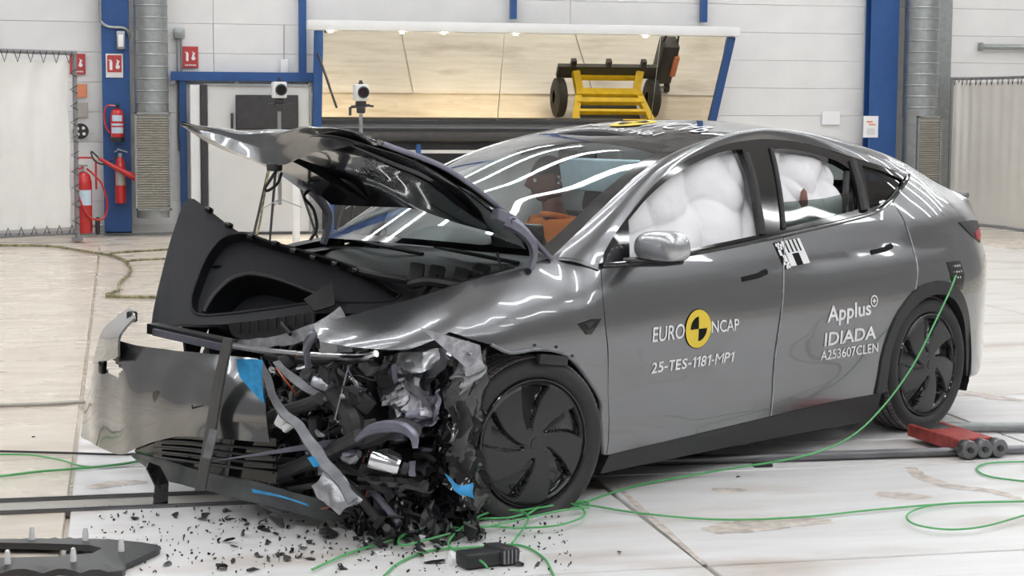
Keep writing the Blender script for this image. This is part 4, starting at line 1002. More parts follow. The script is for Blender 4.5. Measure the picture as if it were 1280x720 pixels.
for P_, nm in (([(0.046,-0.83,1.013),(0.055,-0.84,1.073),(0.03,-0.85,1.125),(-0.016,-0.85,1.17),(-0.062,-0.84,1.201),(-0.088,-0.82,1.217)], 'left'), ([(0.074,0.6,1.032),(0.103,0.6,1.107),(0.108,0.6,1.171),(0.075,0.6,1.226),(0.028,0.6,1.28),(0,0.6,1.303)], 'right')):
    h_ = part('bonnet_hinge', tube(P_, [.018, .020, .022, .024, .03, .034], 6, 5), 'hinge', car, 'bent violet grey bonnet hinge')
    q = Vector(P_[-1]); part('hinge_bracket', rbox(q+Vector((0, 0, .01)), (.13, .05, .05), .012, (0, .35, 0)), 'hinge', h_); part('hinge_bolt', disc(q+Vector((.01, -.03, 0)), .014, 'y', 8, .015), 'blk', h_)
part('loose_wire', tube([(0,0.6,1.296),(-0.038,0.6,1.259),(0.033,0.62,1.196),(0.052,0.62,1.108),(0.013,0.62,1.053)], .008, 6, 5), 'blk', car)
# cowl, wipers and front compartment floor
part('cowl_panel', patch([[(.34,y,1.015-.02*abs(y)),(.20,y,1.0),(.10,y,.965),(.02,y,.93)] for y in (-.76,-.4,0,.4,.76)], 5, lambda p: Vector((0, 0, .006*noise.noise(p*9)))), 'seat', car)
for y0, y1 in ((-.58, .02), (.05, .62)): part('wiper', join(tube([(.22, y0, 1.01), (.20, (y0+y1)/2, 1.035), (.27, y1, 1.045)], .010, 6, 5)), 'blk', car)
part('firewall', patch([[(x_, y, z) for z, x_ in ((.12, -.02), (.4, -.05), (.7, -.02), (.94, .04))] for y in (-.86, -.4, 0, .4, .86)], 5, lambda p: Vector((.05*noise.noise(p*5), 0, 0))), 'dark', car)
part('bay_floor', rbox((-.35, .2, .30), (.75, 1.3, .10), .03), 'dark', car)
part('inner_wing', patch([[(x, -.66+.02*math.sin(x*9), z) for z in (.35, .6, .86)] for x in (-.7, -.4, -.1, .2)], 5, lambda p: Vector((0, .03*noise.noise(p*6), 0))), 'dark', car)
part('far_inner_wing', patch([[(x, .70+.015*math.sin(x*9), z) for z in (.35, .6, .80, .93)] for x in (-.5, -.25, 0, .25)], 5, lambda p: Vector((0, .02*noise.noise(p*6), 0))), 'seat', car)
part('far_wing_cap', patch([[(x, y, .955+.05*(x+.5)/.75) for y in (.66, .72, .77)] for x in (-.5, -.25, 0, .25)], 4), 'seat', car)
for P_, r_ in (((( .05,-.62,.94),(-.10,-.3,.93),(-.12,.1,.95),(.02,.5,.96)), .018), (((-.1,-.7,.92),(-.2,-.5,.95),(-.15,-.3,.92)), .022), (((.1,-.66,.99),(-.1,-.6,.95),(-.3,-.62,.91),(-.5,-.56,.86)), .012)):
    part('bay_hose', tube(P_, r_, 8, 6), 'blk', car)
for u, v, y in ((600,338,-.58),(575,345,-.55),(545,343,-.4),(520,340,-.3),(640,345,-.62)): 
    part('bay_bracket', rbox((0, 0, 0), (.09, .07, .05), .012, (.3, u*.01, v*.02)), 'blk', car, loc=tuple({600:(-0.007,-0.58,0.985),575:(-0.094,-0.55,0.964),545:(-0.097,-0.4,0.961),520:(-0.123,-0.3,0.966),640:(0.143,-0.62,0.979)}[u]))
part('filler_tube', tube([(0.119,-0.55,1.062),(0.138,-0.55,1.009),(0.153,-0.55,0.96)], .006, 6), 'silver', car)
part('bay_strut', beam((-0.114,-0.42,0.963), (-0.296,-0.5,0.869), .02, .03), 'blk', car, smooth=False)
# popped up front luggage tub
TN = Vector((0, 0, 0))
tubo = [(-0.497,0.876,1.255),(-0.453,0.767,1.202),(-0.4,0.604,1.106),(-0.314,0.448,1.059),(-0.251,0.322,1.013),(-0.175,0.187,0.974),(-0.1,0.054,0.936),(0,-0.104,0.905),(0.101,-0.256,0.882),(0.033,-0.227,0.824),(-0.098,-0.11,0.774),(-0.211,0.03,0.77),(-0.313,0.156,0.767),(-0.474,0.323,0.729),(-0.663,0.544,0.71),(-0.796,0.725,0.722),(-0.801,0.755,0.745),(-0.748,0.796,0.854),(-0.674,0.829,0.982),(-0.583,0.86,1.129)]
hole = [(-0.647,0.634,0.82),(-0.66,0.59,0.759),(-0.606,0.514,0.751),(-0.438,0.331,0.783),(-0.295,0.18,0.814),(-0.192,0.053,0.817),(-0.083,-0.076,0.827),(-0.043,-0.1,0.855),(-0.062,-0.05,0.88),(-0.094,0.05,0.94),(-0.201,0.253,1.008),(-0.328,0.476,1.069),(-0.375,0.565,1.099),(-0.413,0.617,1.102),(-0.467,0.66,1.076),(-0.539,0.671,0.995),(-0.602,0.655,0.898)]
tubo = [Vector(p) for p in tubo]; hole = [Vector(p) for p in hole]
o_ = tubo[16]; ex_ = (tubo[8]-o_).normalized(); nn_ = ex_.cross(tubo[0]-o_).normalized(); ey_ = nn_.cross(ex_)
if nn_.x > 0: nn_ = -nn_
def t2(p): d = p-o_; return (d.dot(ex_), d.dot(ey_))
def tf(a, b):
    e = sst(.16, 0, a)
    return o_+ex_*a+ey_*b-nn_*(.07*e*e)
def tn(a, b):
    e = sst(.16, 0, a); return nn_*1 - ex_*(.75*e)
to2 = [tuple(p[:2]) for p in cr([(*t2(p), 0) for p in tubo], 3, True)]; th2 = [tuple(p[:2]) for p in cr([(*t2(p), 0) for p in hole], 4, True)]
tub = sheet('luggage_tub', to2, 'tub', car, tf, tn, holes=(th2,), s=.04, depth=.03, label='displaced black front luggage tub')
step = [Vector(p) for p in [(-0.638,0.579,0.777),(-0.604,0.59,0.831),(-0.565,0.585,0.876),(-0.508,0.565,0.928),(-0.466,0.532,0.95),(-0.428,0.492,0.957),(-0.361,0.385,0.936),(-0.257,0.182,0.865),(-0.186,0.055,0.827),(-0.119,-0.025,0.832),(-0.285,0.164,0.811),(-0.439,0.329,0.78),(-0.604,0.517,0.758)]]
ts2 = [tuple(p[:2]) for p in cr([(*t2(p), 0) for p in step], 4, True)]
def wall_strip(loop, d0, d1, k=1.0):
    c = Vector((sum(p[0] for p in loop)/len(loop), sum(p[1] for p in loop)/len(loop))); V, F = [], []
    for p in loop:
        for d, s_ in ((d0, 1), ((d0+d1)/2, (1+k)/2), (d1, k)):
            q = c+(Vector(p)-c)*s_; V.append(o_+ex_*q.x+ey_*q.y-nn_*d)
    n = len(loop)
    for i in range(n):
        j = (i+1) % n
        for m in (0, 1): F.append((i*3+m, j*3+m, j*3+m+1, i*3+m+1))
    return V, F
part('tub_wall', wall_strip(th2, .0, .07, .97), 'tub', tub)
flat_ = lambda d: (lambda a, b: o_+ex_*a+ey_*b-nn_*d)
sheet('tub_ledge', th2, 'tub', tub, flat_(.069), lambda a, b: nn_, holes=(ts2,), s=.05, depth=0)
part('tub_well', wall_strip(ts2, .069, .26, .88), 'tub', tub); c2 = Vector((sum(p[0] for p in ts2)/len(ts2), sum(p[1] for p in ts2)/len(ts2)))
sheet('tub_floor', [tuple(c2+(Vector(p)-c2)*.885) for p in ts2], 'tub', tub, flat_(.258), lambda a, b: nn_, s=.08, depth=0)
part('step_edge', tube([o_+ex_*a+ey_*b-nn_*.064 for a, b in ts2[1:30]], .011, 8), 'stepg', tub, 'lighter step edge inside the tub')
part('recess_rim', tube([tf(a, b)+nn_*.002 for a, b in th2], .006, 6, closed=True), 'rub', tub)
for k in range(11):
    p = tf(*to2[3+int(k*2.0)])+nn_*.006; part('clip', rbox(p, (.04, .03, .022), .006, (0, .3, .4)), 'gloss', tub)
sheet('torn_flap', [t2(Vector(p)) for p in [(-0.327,0.196,0.79),(-0.216,0.131,0.866),(-0.247,0.075,0.769),(-0.317,0.135,0.741)]], 'blk', tub, flat_(-.09), lambda a, b: nn_, s=.05, depth=.01, label='torn black flap')
# front bumper skin, shoved sideways and hanging
cols = [[(-0.695,1.386,0.458),(-0.75,1.347,0.36),(-0.78,1.345,0.229),(-0.765,1.404,0.099)], [(-0.815,1.115,0.629),(-0.87,1.077,0.496),(-0.9,1.067,0.315),(-0.885,1.085,0.12)], [(-0.895,0.846,0.632),(-0.95,0.774,0.5),(-0.98,0.736,0.347),(-0.965,0.734,0.137)], [(-0.945,0.525,0.636),(-1,0.447,0.524),(-1.03,0.416,0.375),(-1.015,0.47,0.22)], [(-0.975,0.201,0.654),(-1.03,0.12,0.563),(-1.06,0.077,0.438),(-1.045,0.15,0.306)], [(-0.975,-0.118,0.667),(-1.03,-0.195,0.583),(-1.06,-0.236,0.461),(-1.045,-0.213,0.346)], [(-0.915,-0.238,0.661),(-0.97,-0.357,0.579),(-1,-0.412,0.476),(-0.985,-0.417,0.353)]]
bg = patch(cols, 13, lambda p: Vector((.012*noise.noise(p*4), 0, .004*noise.noise(p*6))))
lamp_hole = [(q[1], q[2]) for q in [(-0.94,0.957,0.559),(-0.94,0.829,0.54),(-0.94,0.71,0.517),(-0.94,0.771,0.471),(-0.94,0.865,0.482),(-0.94,0.946,0.491)]]
tow = Vector((-1.04,0.306,0.455))
def inside(p): return inpoly((p.y, p.z), lamp_hole)
bg = (bg[0], [f for f in bg[1] if not inside(sum((bg[0][i] for i in f), Vector())/4)])
bump = part('front_bumper', thick(bg, .006), 'paint', car, 'grey front bumper skin hanging loose')
part('bumper_horn', thick(patch([[(-0.84,1.148,0.486),(-0.84,1.067,0.636),(-0.84,0.947,0.713),(-0.84,0.824,0.774)], [(-0.93,0.9,0.532),(-0.93,0.849,0.646),(-0.93,0.76,0.708),(-0.93,0.654,0.774)], [(-0.99,0.68,0.582),(-0.99,0.671,0.664),(-0.99,0.617,0.715),(-0.99,0.545,0.76)]], 5), .01), 'paint', bump, 'upturned end of the bumper skin')
part('lamp_clip', rbox((-0.955,0.886,0.51), (.03, .035, .06), .008), 'gloss', bump)
part('horn_clip', rbox((-0.93,0.674,0.755), (.04, .04, .05), .01), 'blk', bump)
part('parking_sensor', disc((-1.026,0.328,0.451), .028, 'x', 24, .014), 'gloss', bump, 'dark round opening')
part('blue_scuff', thick(patch([[(-1.052,-0.289,0.679),(-1.052,-0.294,0.638),(-1.052,-0.31,0.607)], [(-1.035,-0.352,0.684),(-1.035,-0.351,0.617),(-1.035,-0.371,0.555)], [(-1.018,-0.413,0.685),(-1.018,-0.407,0.605),(-1.018,-0.422,0.512)]], 4), .003), 'scuff', bump, 'bright blue scuff from the barrier')
gr = part('lower_grille', thick(patch([[(-0.98,0.59,0.177),(-0.98,0.565,0.149)], [(-1,0.403,0.286),(-1,0.382,0.15)], [(-1.01,0.096,0.326),(-1.01,0.099,0.166)], [(-1,-0.176,0.351),(-1,-0.174,0.18)], [(-0.95,-0.407,0.364),(-0.95,-0.404,0.182)]], 5), .01), 'gloss', bump, 'black lower grille')
for k in range(4):
    f = .25+.17*k
    a, b, c_ = [Vector(p).lerp(Vector(q), f)+Vector((-.012, 0, 0)) for p, q in (((-1.01,0.363,0.289), (-1.01,0.366,0.154)), ((-1.02,0.081,0.329), (-1.02,0.084,0.17)), ((-0.96,-0.42,0.367), (-0.96,-0.418,0.186)))]
    part('grille_slat', tube([a, b, c_], .006, 6, 5), 'blk', gr)
part('bumper_lip', thick(patch([[(-0.98,0.623,0.162),(-0.98,0.604,0.143),(-0.98,0.515,0.121)], [(-1.02,0.325,0.182),(-1.02,0.308,0.136),(-1.02,0.278,0.099)], [(-1.02,0.026,0.179),(-1.02,0.026,0.138),(-1.02,0.016,0.1)], [(-0.96,-0.337,0.167),(-0.96,-0.337,0.121),(-0.96,-0.336,0.082)], [(-0.85,-0.518,0.128),(-0.85,-0.518,0.082),(-0.85,-0.518,0.046)], [(-0.74,-0.604,0.08),(-0.74,-0.604,0.044),(-0.74,-0.594,0.016)]], 6, lambda p: Vector((.008*noise.noise(p*8), 0, .005*noise.noise(p*9)))), .012), 'lipm', car, 'scraped grey bumper lip')
part('lip_scuff', thick(patch([[(-1,-0.311,0.152),(-1,-0.316,0.137)], [(-0.95,-0.43,0.138),(-0.95,-0.441,0.13)], [(-0.9,-0.547,0.114),(-0.9,-0.552,0.105)]], 4), .003), 'scuff', car, 'blue scuff on the lip')
part('hanging_strip', thick(patch([[(-1.1,-0.266,0.767),(-1.1,-0.191,0.573),(-1.1,-0.131,0.371),(-1.1,-0.051,0.115)], [(-1.11,-0.34,0.769),(-1.11,-0.272,0.577),(-1.11,-0.213,0.376),(-1.11,-0.141,0.138)]], 5), .008), 'dgrey', car, 'dark grey trim strip hanging down')
part('strip_face', thick(patch([[(-1.125,-0.202,0.396),(-1.125,-0.149,0.272)], [(-1.125,-0.257,0.397),(-1.125,-0.205,0.274)]], 3), .004), 'strut', car, 'paler lower face of the hanging strip')
# upper crossmember and radiator carrier
part('crossmember', beam((-0.82,0.687,0.695), (-0.74,0.178,0.659), .06, .045), 'blk', car, smooth=False)
part('crossmember_face', beam((-0.86,0.612,0.687), (-0.78,0.156,0.651), .015, .03), 'hinge', car, smooth=False)
part('carrier_panel', thick(patch([[(-0.72,0.206,0.683),(-0.72,0.159,0.653)], [(-0.68,-0.017,0.714),(-0.68,-0.044,0.669)], [(-0.62,-0.187,0.766),(-0.62,-0.241,0.714)], [(-0.55,-0.313,0.849),(-0.55,-0.392,0.766)]], 5, lambda p: Vector((0, .006*noise.noise(p*14), .012*noise.noise(p*12)))), .006), 'cast', car, 'pale bent carrier panel')
part('air_duct', patch([[(-0.62,0.39,0.727),(-0.62,0.36,0.68),(-0.62,0.3,0.665)], [(-0.6,0.15,0.761),(-0.6,0.139,0.714),(-0.6,0.093,0.69)], [(-0.55,-0.123,0.816),(-0.55,-0.134,0.769),(-0.55,-0.156,0.744)]], 5), 'blk', car)
for k in range(9):
    a = Vector((-0.66,0.242,0.744)).lerp(Vector((-0.6,-0.199,0.819)), k/8); part('duct_rib', box(a+Vector((0, 0, -.02)), (.012, .008, .05)), 'dark', car, smooth=False)
part('carrier_rail', tube([(-0.8,0.104,0.672),(-0.8,-0.179,0.674),(-0.8,-0.5,0.69),(-0.8,-0.751,0.71),(-0.8,-0.849,0.736)], .014, 8, 5), 'chrome', car, 'bright bent carrier rail')
part('carrier_rail', tube([(-0.78,-0.096,0.643),(-0.78,-0.369,0.652),(-0.78,-0.627,0.679),(-0.78,-0.8,0.71)], .012, 8, 5), 'blk', car)
# torn bars and brackets in the crush zone
def bar(name, P_, r_, m, lab=None, n=8): return part(name, tube(P_, r_, n, 5), m, car, lab)
strip = patch([[(-1.02,-0.384,0.676),(-1.02,-0.467,0.549),(-1.02,-0.591,0.454),(-1.02,-0.741,0.344),(-1.02,-0.868,0.271),(-1.02,-0.954,0.199)], [(-0.98,-0.372,0.677),(-0.98,-0.46,0.553),(-0.98,-0.599,0.47),(-0.98,-0.749,0.359),(-0.98,-0.876,0.285),(-0.98,-0.962,0.219)]], 6, lambda p: Vector((.02*noise.noise(p*9), 0, .012*noise.noise(p*12))))
part('torn_strip', thick(strip, .012), 'strut', car, 'long torn grey bumper strip')
strip2 = patch([[(-0.9,-0.316,0.658),(-0.9,-0.463,0.59),(-0.9,-0.617,0.532)], [(-0.88,-0.342,0.665),(-0.88,-0.489,0.604),(-0.88,-0.642,0.546)]], 6, lambda p: Vector((.02*noise.noise(p*9), 0, .012*noise.noise(p*12))))
part('torn_strip', thick(strip2, .012), 'strut', car, 'short torn grey strip')
part('broken_lamp_carrier', thick(patch([[(-1,-0.694,0.228),(-1,-0.744,0.177),(-1,-0.852,0.142)], [(-1,-0.744,0.255),(-1,-0.803,0.218),(-1,-0.91,0.177)], [(-0.98,-0.753,0.285),(-0.98,-0.827,0.247),(-0.98,-0.952,0.199)], [(-0.96,-0.777,0.301),(-0.96,-0.86,0.261),(-0.96,-0.956,0.215)]], 5, lambda p: Vector((.03*noise.noise(p*16), 0, .02*noise.noise(p*18)))), .01), 'cast', car, 'pale broken lamp carrier')
bar('black_bracket', [(-0.82,-0.483,0.552),(-0.82,-0.616,0.536),(-0.82,-0.716,0.479),(-0.82,-0.755,0.396),(-0.82,-0.872,0.421),(-0.82,-1.014,0.48),(-0.82,-1.106,0.468)], [.03, .04, .045, .04, .035, .03, .03], 'dark', 'bent dark suspension arm')
bar('black_bracket', [(-0.9,-0.23,0.393),(-0.9,-0.367,0.456),(-0.9,-0.551,0.514),(-0.9,-0.627,0.546)], .026, 'dark')
bar('black_bracket', [(-0.86,-0.2,0.184),(-0.86,-0.364,0.216),(-0.86,-0.676,0.352),(-0.86,-0.824,0.419)], .03, 'dark')
bar('cross_tube', [(-0.8,-0.172,0.098),(-0.8,-0.599,0.204),(-0.8,-0.99,0.259),(-0.8,-1.129,0.262)], .026, 'gloss')
bar('cross_tube', [(-0.8,-0.118,0.214),(-0.8,-0.391,0.238),(-0.8,-0.7,0.258),(-0.8,-0.895,0.219)], .022, 'dark')
bar('control_arm', [(-0.92,-0.879,0.419),(-0.92,-0.955,0.466),(-0.92,-1.058,0.495),(-0.92,-1.154,0.502),(-0.92,-1.209,0.479),(-0.92,-1.218,0.436)], [.010, .020, .024, .022, .018, .010], 'hinge', 'pale curved control arm')
part('blue_scuff', thick(patch([[(-1.035,-0.721,0.343),(-1.035,-0.76,0.312)], [(-1.03,-0.754,0.354),(-1.03,-0.793,0.322)]], 4), .003), 'scuff', car, 'small blue scuff on the torn strip')
ac_ = part('actuator', join(lathe([(0, 0), (.034, 0), (.036, .01), (.036, .10), (.030, .115), (0, .12)], 20, (0, 0, 0), 'x')), 'chrome', car, 'bright metal actuator'); ac_.location = (-0.92,-0.955,0.359); ac_.rotation_euler = (0, .28, -.75)
part('actuator_cap', lathe([(0, .125), (.024, .125), (.024, .15), (0, .155)], 16, (0, 0, 0), 'x'), 'blk', ac_)
for u, v in ((355,524),(372,460),(400,520)): pass
part('white_bracket', join(rbox((-0.98,-0.496,0.45), (.05, .05, .06), .012, (.4, .2, .3)), rbox((-0.98,-0.537,0.436), (.03, .03, .07), .01, (.9, .2, .3))), 'white', car, smooth=False)
def ridge(p, f, a): 
    n = lambda q: abs(noise.noise(q*f))
    return Vector((a*(n(p)-.25)+.4*a*(n(p*2.3+Vector((4, 1, 0)))-.25), .5*a*noise.noise(p*f*.8), .5*a*(n(p+Vector((0, 7, 3)))-.25)))
def crumple(name, rows, m, lab, n=9, f=11, a=.11): return part(name, thick(patch(rows, n, lambda p: ridge(p, f, a)), .006), m, car, lab, ang=25)
crumple('inner_wing', [[(-0.56,-0.558,0.684),(-0.56,-0.578,0.529),(-0.56,-0.618,0.384)], [(-0.52,-0.686,0.713),(-0.52,-0.7,0.54),(-0.52,-0.72,0.379)], [(-0.48,-0.81,0.722),(-0.48,-0.82,0.566),(-0.48,-0.811,0.419)], [(-0.44,-0.917,0.736),(-0.44,-0.927,0.59),(-0.44,-0.9,0.458)]], 'lav', 'lavender grey bare inner wing metal', 9, 5, .07)
crumple('inner_wing_panel', [[(-0.64,-0.695,0.664),(-0.64,-0.714,0.57),(-0.64,-0.763,0.464)], [(-0.6,-0.755,0.698),(-0.6,-0.784,0.606),(-0.6,-0.804,0.49)], [(-0.58,-0.876,0.687),(-0.58,-0.886,0.6),(-0.58,-0.877,0.472)]], 'cast', 'crumpled bare metal panel behind the lamp')
crumple('inner_wing_panel', [[(-0.62,-0.779,0.496),(-0.62,-0.779,0.432),(-0.62,-0.769,0.373)], [(-0.58,-0.853,0.516),(-0.58,-0.853,0.453),(-0.58,-0.838,0.387)], [(-0.55,-0.947,0.572),(-0.55,-0.937,0.508),(-0.55,-0.914,0.441)]], 'hinge', 'dull crumpled metal panel')
crumple('strut_tower', [[(-0.52,-0.808,0.616),(-0.52,-0.818,0.521),(-0.52,-0.832,0.427)], [(-0.48,-0.906,0.649),(-0.48,-0.915,0.561),(-0.48,-0.906,0.464)], [(-0.44,-0.974,0.675),(-0.44,-0.984,0.596),(-0.44,-0.965,0.515)]], 'cast', 'crumpled pale metal strut tower', 9, 13, .13)
crumple('lamp_bucket', [[(-0.64,-0.695,0.693),(-0.64,-0.754,0.661),(-0.64,-0.802,0.634)], [(-0.62,-0.837,0.724),(-0.62,-0.875,0.691),(-0.62,-0.903,0.656)], [(-0.54,-0.925,0.739),(-0.54,-0.935,0.708),(-0.54,-0.916,0.669)]], 'silver', 'grey crushed lamp edge', 8, 9, .05)
crumple('metal_fold', [[(-0.5,-0.956,0.745),(-0.5,-0.928,0.675),(-0.5,-0.909,0.607)], [(-0.52,-1.052,0.775),(-0.52,-1.07,0.714),(-0.52,-1.043,0.63)], [(-0.46,-1.055,0.764),(-0.46,-1.069,0.702),(-0.46,-1.056,0.607)]], 'cast', 'folded bright metal beside the wheel', 9, 12, .10)
# crushed wheel arch liner
crumple('arch_liner', [[(-0.5,-0.871,0.622),(-0.5,-0.833,0.457),(-0.5,-0.814,0.293),(-0.5,-0.858,0.121)], [(-0.52,-0.959,0.681),(-0.52,-0.951,0.49),(-0.52,-0.942,0.298),(-0.52,-0.98,0.122)], [(-0.46,-0.986,0.694),(-0.46,-0.978,0.502),(-0.46,-0.979,0.295),(-0.46,-1.017,0.106)], [(-0.38,-0.983,0.718),(-0.38,-0.966,0.508),(-0.38,-0.948,0.296),(-0.38,-0.987,0.082)], [(-0.26,-0.91,0.726),(-0.26,-0.874,0.5),(-0.26,-0.866,0.269),(-0.26,-0.915,0.058)]], 'gloss', 'crushed glossy black wheel arch liner', 9, 8, .10)
part('blue_scuff', thick(patch([[(-0.6,-1.022,0.273),(-0.6,-1.041,0.238)], [(-0.58,-1.074,0.228),(-0.58,-1.093,0.193)], [(-0.545,-1.118,0.249),(-0.545,-1.137,0.183)]], 5, lambda p: Vector((.03*noise.noise(p*13), 0, .02*noise.noise(p*17)))), .004), 'scuff', car, 'blue scuff on the black liner')
# loose hoses, wires, and broken brackets
rnd = random.Random(11)
def inbox(): return Vector((rnd.uniform(-.88, -.45), rnd.uniform(-.80, .0), rnd.uniform(.14, .66)))
def shard(c, size, rg, thin=.12, bend=.4):
    n = rg.randint(5, 7); e = Matrix.Rotation(rg.uniform(0, 6.3), 3, 'X') @ Matrix.Rotation(rg.uniform(0, 6.3), 3, 'Y') @ Matrix.Rotation(rg.uniform(0, 6.3), 3, 'Z')
    asp = rg.uniform(.3, .9); top, bot = [], []
    for k in range(n):
        a = 2*math.pi*k/n+rg.uniform(-.3, .3); r_ = size*rg.uniform(.55, 1.0)/2; x, y = r_*math.cos(a), r_*asp*math.sin(a); z = bend*x*x/size*2
        top.append(Vector((x, y, z+size*thin/2))); bot.append(Vector((x, y, z-size*thin/2)))
    V = [e @ v + Vector(c) for v in top+bot]
    return V, [tuple(range(n)), tuple(reversed(range(n, 2*n)))]+[(k, n+k, n+(k+1) % n, (k+1) % n) for k in range(n)]
for k in range(230):
    c = inbox(); m = rnd.choice(['blk', 'blk', 'dark', 'dark', 'gloss', 'gloss', 'dgrey', 'cast', 'hinge', 'paint_in', 'chrome'])
    part('broken_bracket', shard(c, rnd.uniform(.035, .14), rnd, rnd.uniform(.06, .25)), m, car, smooth=False)
for k in range(80):
    a = inbox(); b = a+Vector((rnd.uniform(-.15, .1), rnd.uniform(-.25, .25), rnd.uniform(-.2, .15))); d = b+Vector((rnd.uniform(-.1, .1), rnd.uniform(-.2, .2), rnd.uniform(-.2, .05)))
    for p in (b, d): p.z = max(.03, p.z); p.x = min(-.4, p.x)
    part('loose_hose' if k < 26 else 'loose_wire', tube([a, (a+b)/2+Vector((0, .03, .03)), b, d], rnd.uniform(.008, .018) if k < 26 else rnd.uniform(.0022, .0045), 6, 5), rnd.choice(['blk', 'dark', 'rub', 'hinge']) if k < 26 else rnd.choice(['blk', 'blk', 'blk', 'rub', 'rub', 'dark', 'lav', 'wire']), car)
for k in range(22):
    c = inbox(); o = part('engine_bay_part', rbox((0, 0, 0), (rnd.uniform(.05, .13), rnd.uniform(.04, .1), rnd.uniform(.04, .09)), .012), rnd.choice(['blk', 'cast', 'dark', 'grey', 'chrome']), car, loc=tuple(c)); o.rotation_euler = (rnd.uniform(0, 3), rnd.uniform(0, 3), rnd.uniform(0, 3))
for k in range(26):   # splintered plastic hanging under the lip, left of the wheel
    c = Vector((rnd.uniform(-.85, -.5), rnd.uniform(-.95, -.55), rnd.uniform(.05, .24))); part('splinter', shard(c, rnd.uniform(.07, .2), rnd, .06), rnd.choice(['blk', 'gloss', 'dark', 'paint_in']), car, smooth=False)
# ================================================================== seated dummy on the far front seat
dm = thing('seated_dummy', 'seated figure in an orange shirt behind the windscreen', 'dummy', (0, 0, 0))
dm.location = car.matrix_basis @ Vector((0, 0, 0)); 
a_ = .54903; base = Vector((1.5, .37, .40)); ca, sa = math.cos(a_), math.sin(a_)
dm.location = (base.x*ca-base.y*sa, base.x*sa+base.y*ca, base.z); dm.rotation_euler = (0, 0, a_)
def skinned(name, nodes, edges, m, par, lab=None, extra=None, levels=2):
    me = bpy.data.meshes.new(name); names = list(nodes); me.from_pydata([tuple(Vector(nodes[k][0])-base) for k in names], [(names.index(a), names.index(b)) for a, b in edges], [])
    o = bpy.data.objects.new(name, me); C.objects.link(o); sk = o.modifiers.new('skin', 'SKIN'); sk.use_smooth_shade = True
    for i, k in enumerate(names):
        r_ = nodes[k][1]; o_d = me.skin_vertices[0].data[i]; o_d.radius = r_ if isinstance(r_, tuple) else (r_, r_); o_d.use_root = (i == 0)
    o.modifiers.new('sub', 'SUBSURF').levels = levels; o.modifiers['sub'].render_levels = levels
    bpy.context.view_layer.update(); ev = o.evaluated_get(bpy.context.evaluated_depsgraph_get()); em = ev.to_mesh()
    g = ([v.co.copy() for v in em.vertices], [tuple(p.vertices) for p in em.polygons]); ev.to_mesh_clear(); bpy.data.objects.remove(o)
    if extra: g = join(g, extra)
    return part(name, g, m, par, lab, ang=180)
nodes = {'pelvis': ((1.50,.37,.60), (.15, .11)), 'waist': ((1.49,.37,.76), (.13, .10)), 'chest': ((1.45,.37,.96), (.155, .11)), 'neck0': ((1.41,.37,1.10), (.075, .07)), 'neck': ((1.385,.37,1.17), .055), 'skull': ((1.372,.37,1.25), .06)}
edges = [('pelvis','waist'),('waist','chest'),('chest','neck0'),('neck0','neck'),('neck','skull')]
for s, t_ in ((-1, 'l'), (1, 'r')):
    nodes.update({'sh'+t_: ((1.43,.37+s*.17,1.06), .065), 'el'+t_: ((1.28,.37+s*.24,.82), .045), 'wr'+t_: ((1.04,.37+s*.16,.76), .030), 'palm'+t_: ((.96,.37+s*.14,.765), (.038, .02)),
        'hip'+t_: ((1.44,.37+s*.09,.58), .085), 'kn'+t_: ((1.02,.37+s*.12,.66), .060), 'an'+t_: ((.80,.37+s*.12,.36), .042), 'toe'+t_: ((.68,.37+s*.12,.33), .035)})
    edges += [('chest','sh'+t_),('sh'+t_,'el'+t_),('el'+t_,'wr'+t_),('wr'+t_,'palm'+t_),('pelvis','hip'+t_),('hip'+t_,'kn'+t_),('kn'+t_,'an'+t_),('an'+t_,'toe'+t_)]
# head: latitude/longitude form with brow, nose, lips, chin, facing -x
hc = Vector((1.365,.37,1.315))-base
def head(u, v):
    th = 2*math.pi*u; ph = -math.pi/2+math.pi*v; c = math.cos(ph); x, y, z = -c*math.cos(th), c*math.sin(th), math.sin(ph)
    p = Vector((x*.098, y*.076, z*.118))
    front = max(0, math.cos(th))*c
    p.x -= .012*max(0, -x)**2*(z < .2)                            # face forward of skull
    if z < -.15: p.y *= 1-.35*min(1, (-z-.15)/.85); p.x += .02*(1 if x > 0 else 0)*min(1, -z)*-1
    g = lambda y0, z0, sy, sz: math.exp(-((y-y0)/sy)**2-((z-z0)/sz)**2)*(x < .1)
    p.x -= .026*g(0, -.10, .17, .16)+.012*g(0, .08, .12, .22)+.010*g(0, -.44, .30, .07)+.008*g(0, -.56, .28, .07)+.018*g(0, -.82, .4, .16)+.010*g(0, .27, .6, .12)
    p.x += .014*g(.36, .08, .20, .13)+.014*g(-.36, .08, .20, .13)
    return p
hg = grid(head, 48, 32)
hm = Matrix.Translation(hc) @ Matrix.Rotation(-.45, 4, 'Z') @ Matrix.Rotation(-.12, 4, 'Y')
hg = xf(hg, hm)
ears = join(*[xf(lathe([(0, -.006), (.024, -.006), (.03, 0), (.024, .008), (.012, .002), (0, .002)], 14, (0, 0, 0), 'y'), hm @ Matrix.Translation((.012, s*.074, -.005)) @ Matrix.Scale(1.25, 4, (0, 0, 1))) for s in (-1, 1)])
fing = []
for s in (-1, 1):
    pc = Vector((.96, .37+s*.14, .765))-base
    for k, L in enumerate((.075, .085, .08, .062)):
        oy = (k-1.5)*.020*s*-1
        fing.append(tube([pc+Vector((-.01, oy, .002)), pc+Vector((-.045, oy*1.1, .004)), pc+Vector((-.045-L*.5, oy*1.15, -.010)), pc+Vector((-.045-L*.8, oy*1.15, -.032))], [.010, .0095, .0085, .0065], 8, 3))
    fing.append(tube([pc+Vector((.03, -s*.03, 0)), pc+Vector((.0, -s*.055, .0)), pc+Vector((-.035, -s*.065, -.008))], [.012, .010, .008], 8, 3))
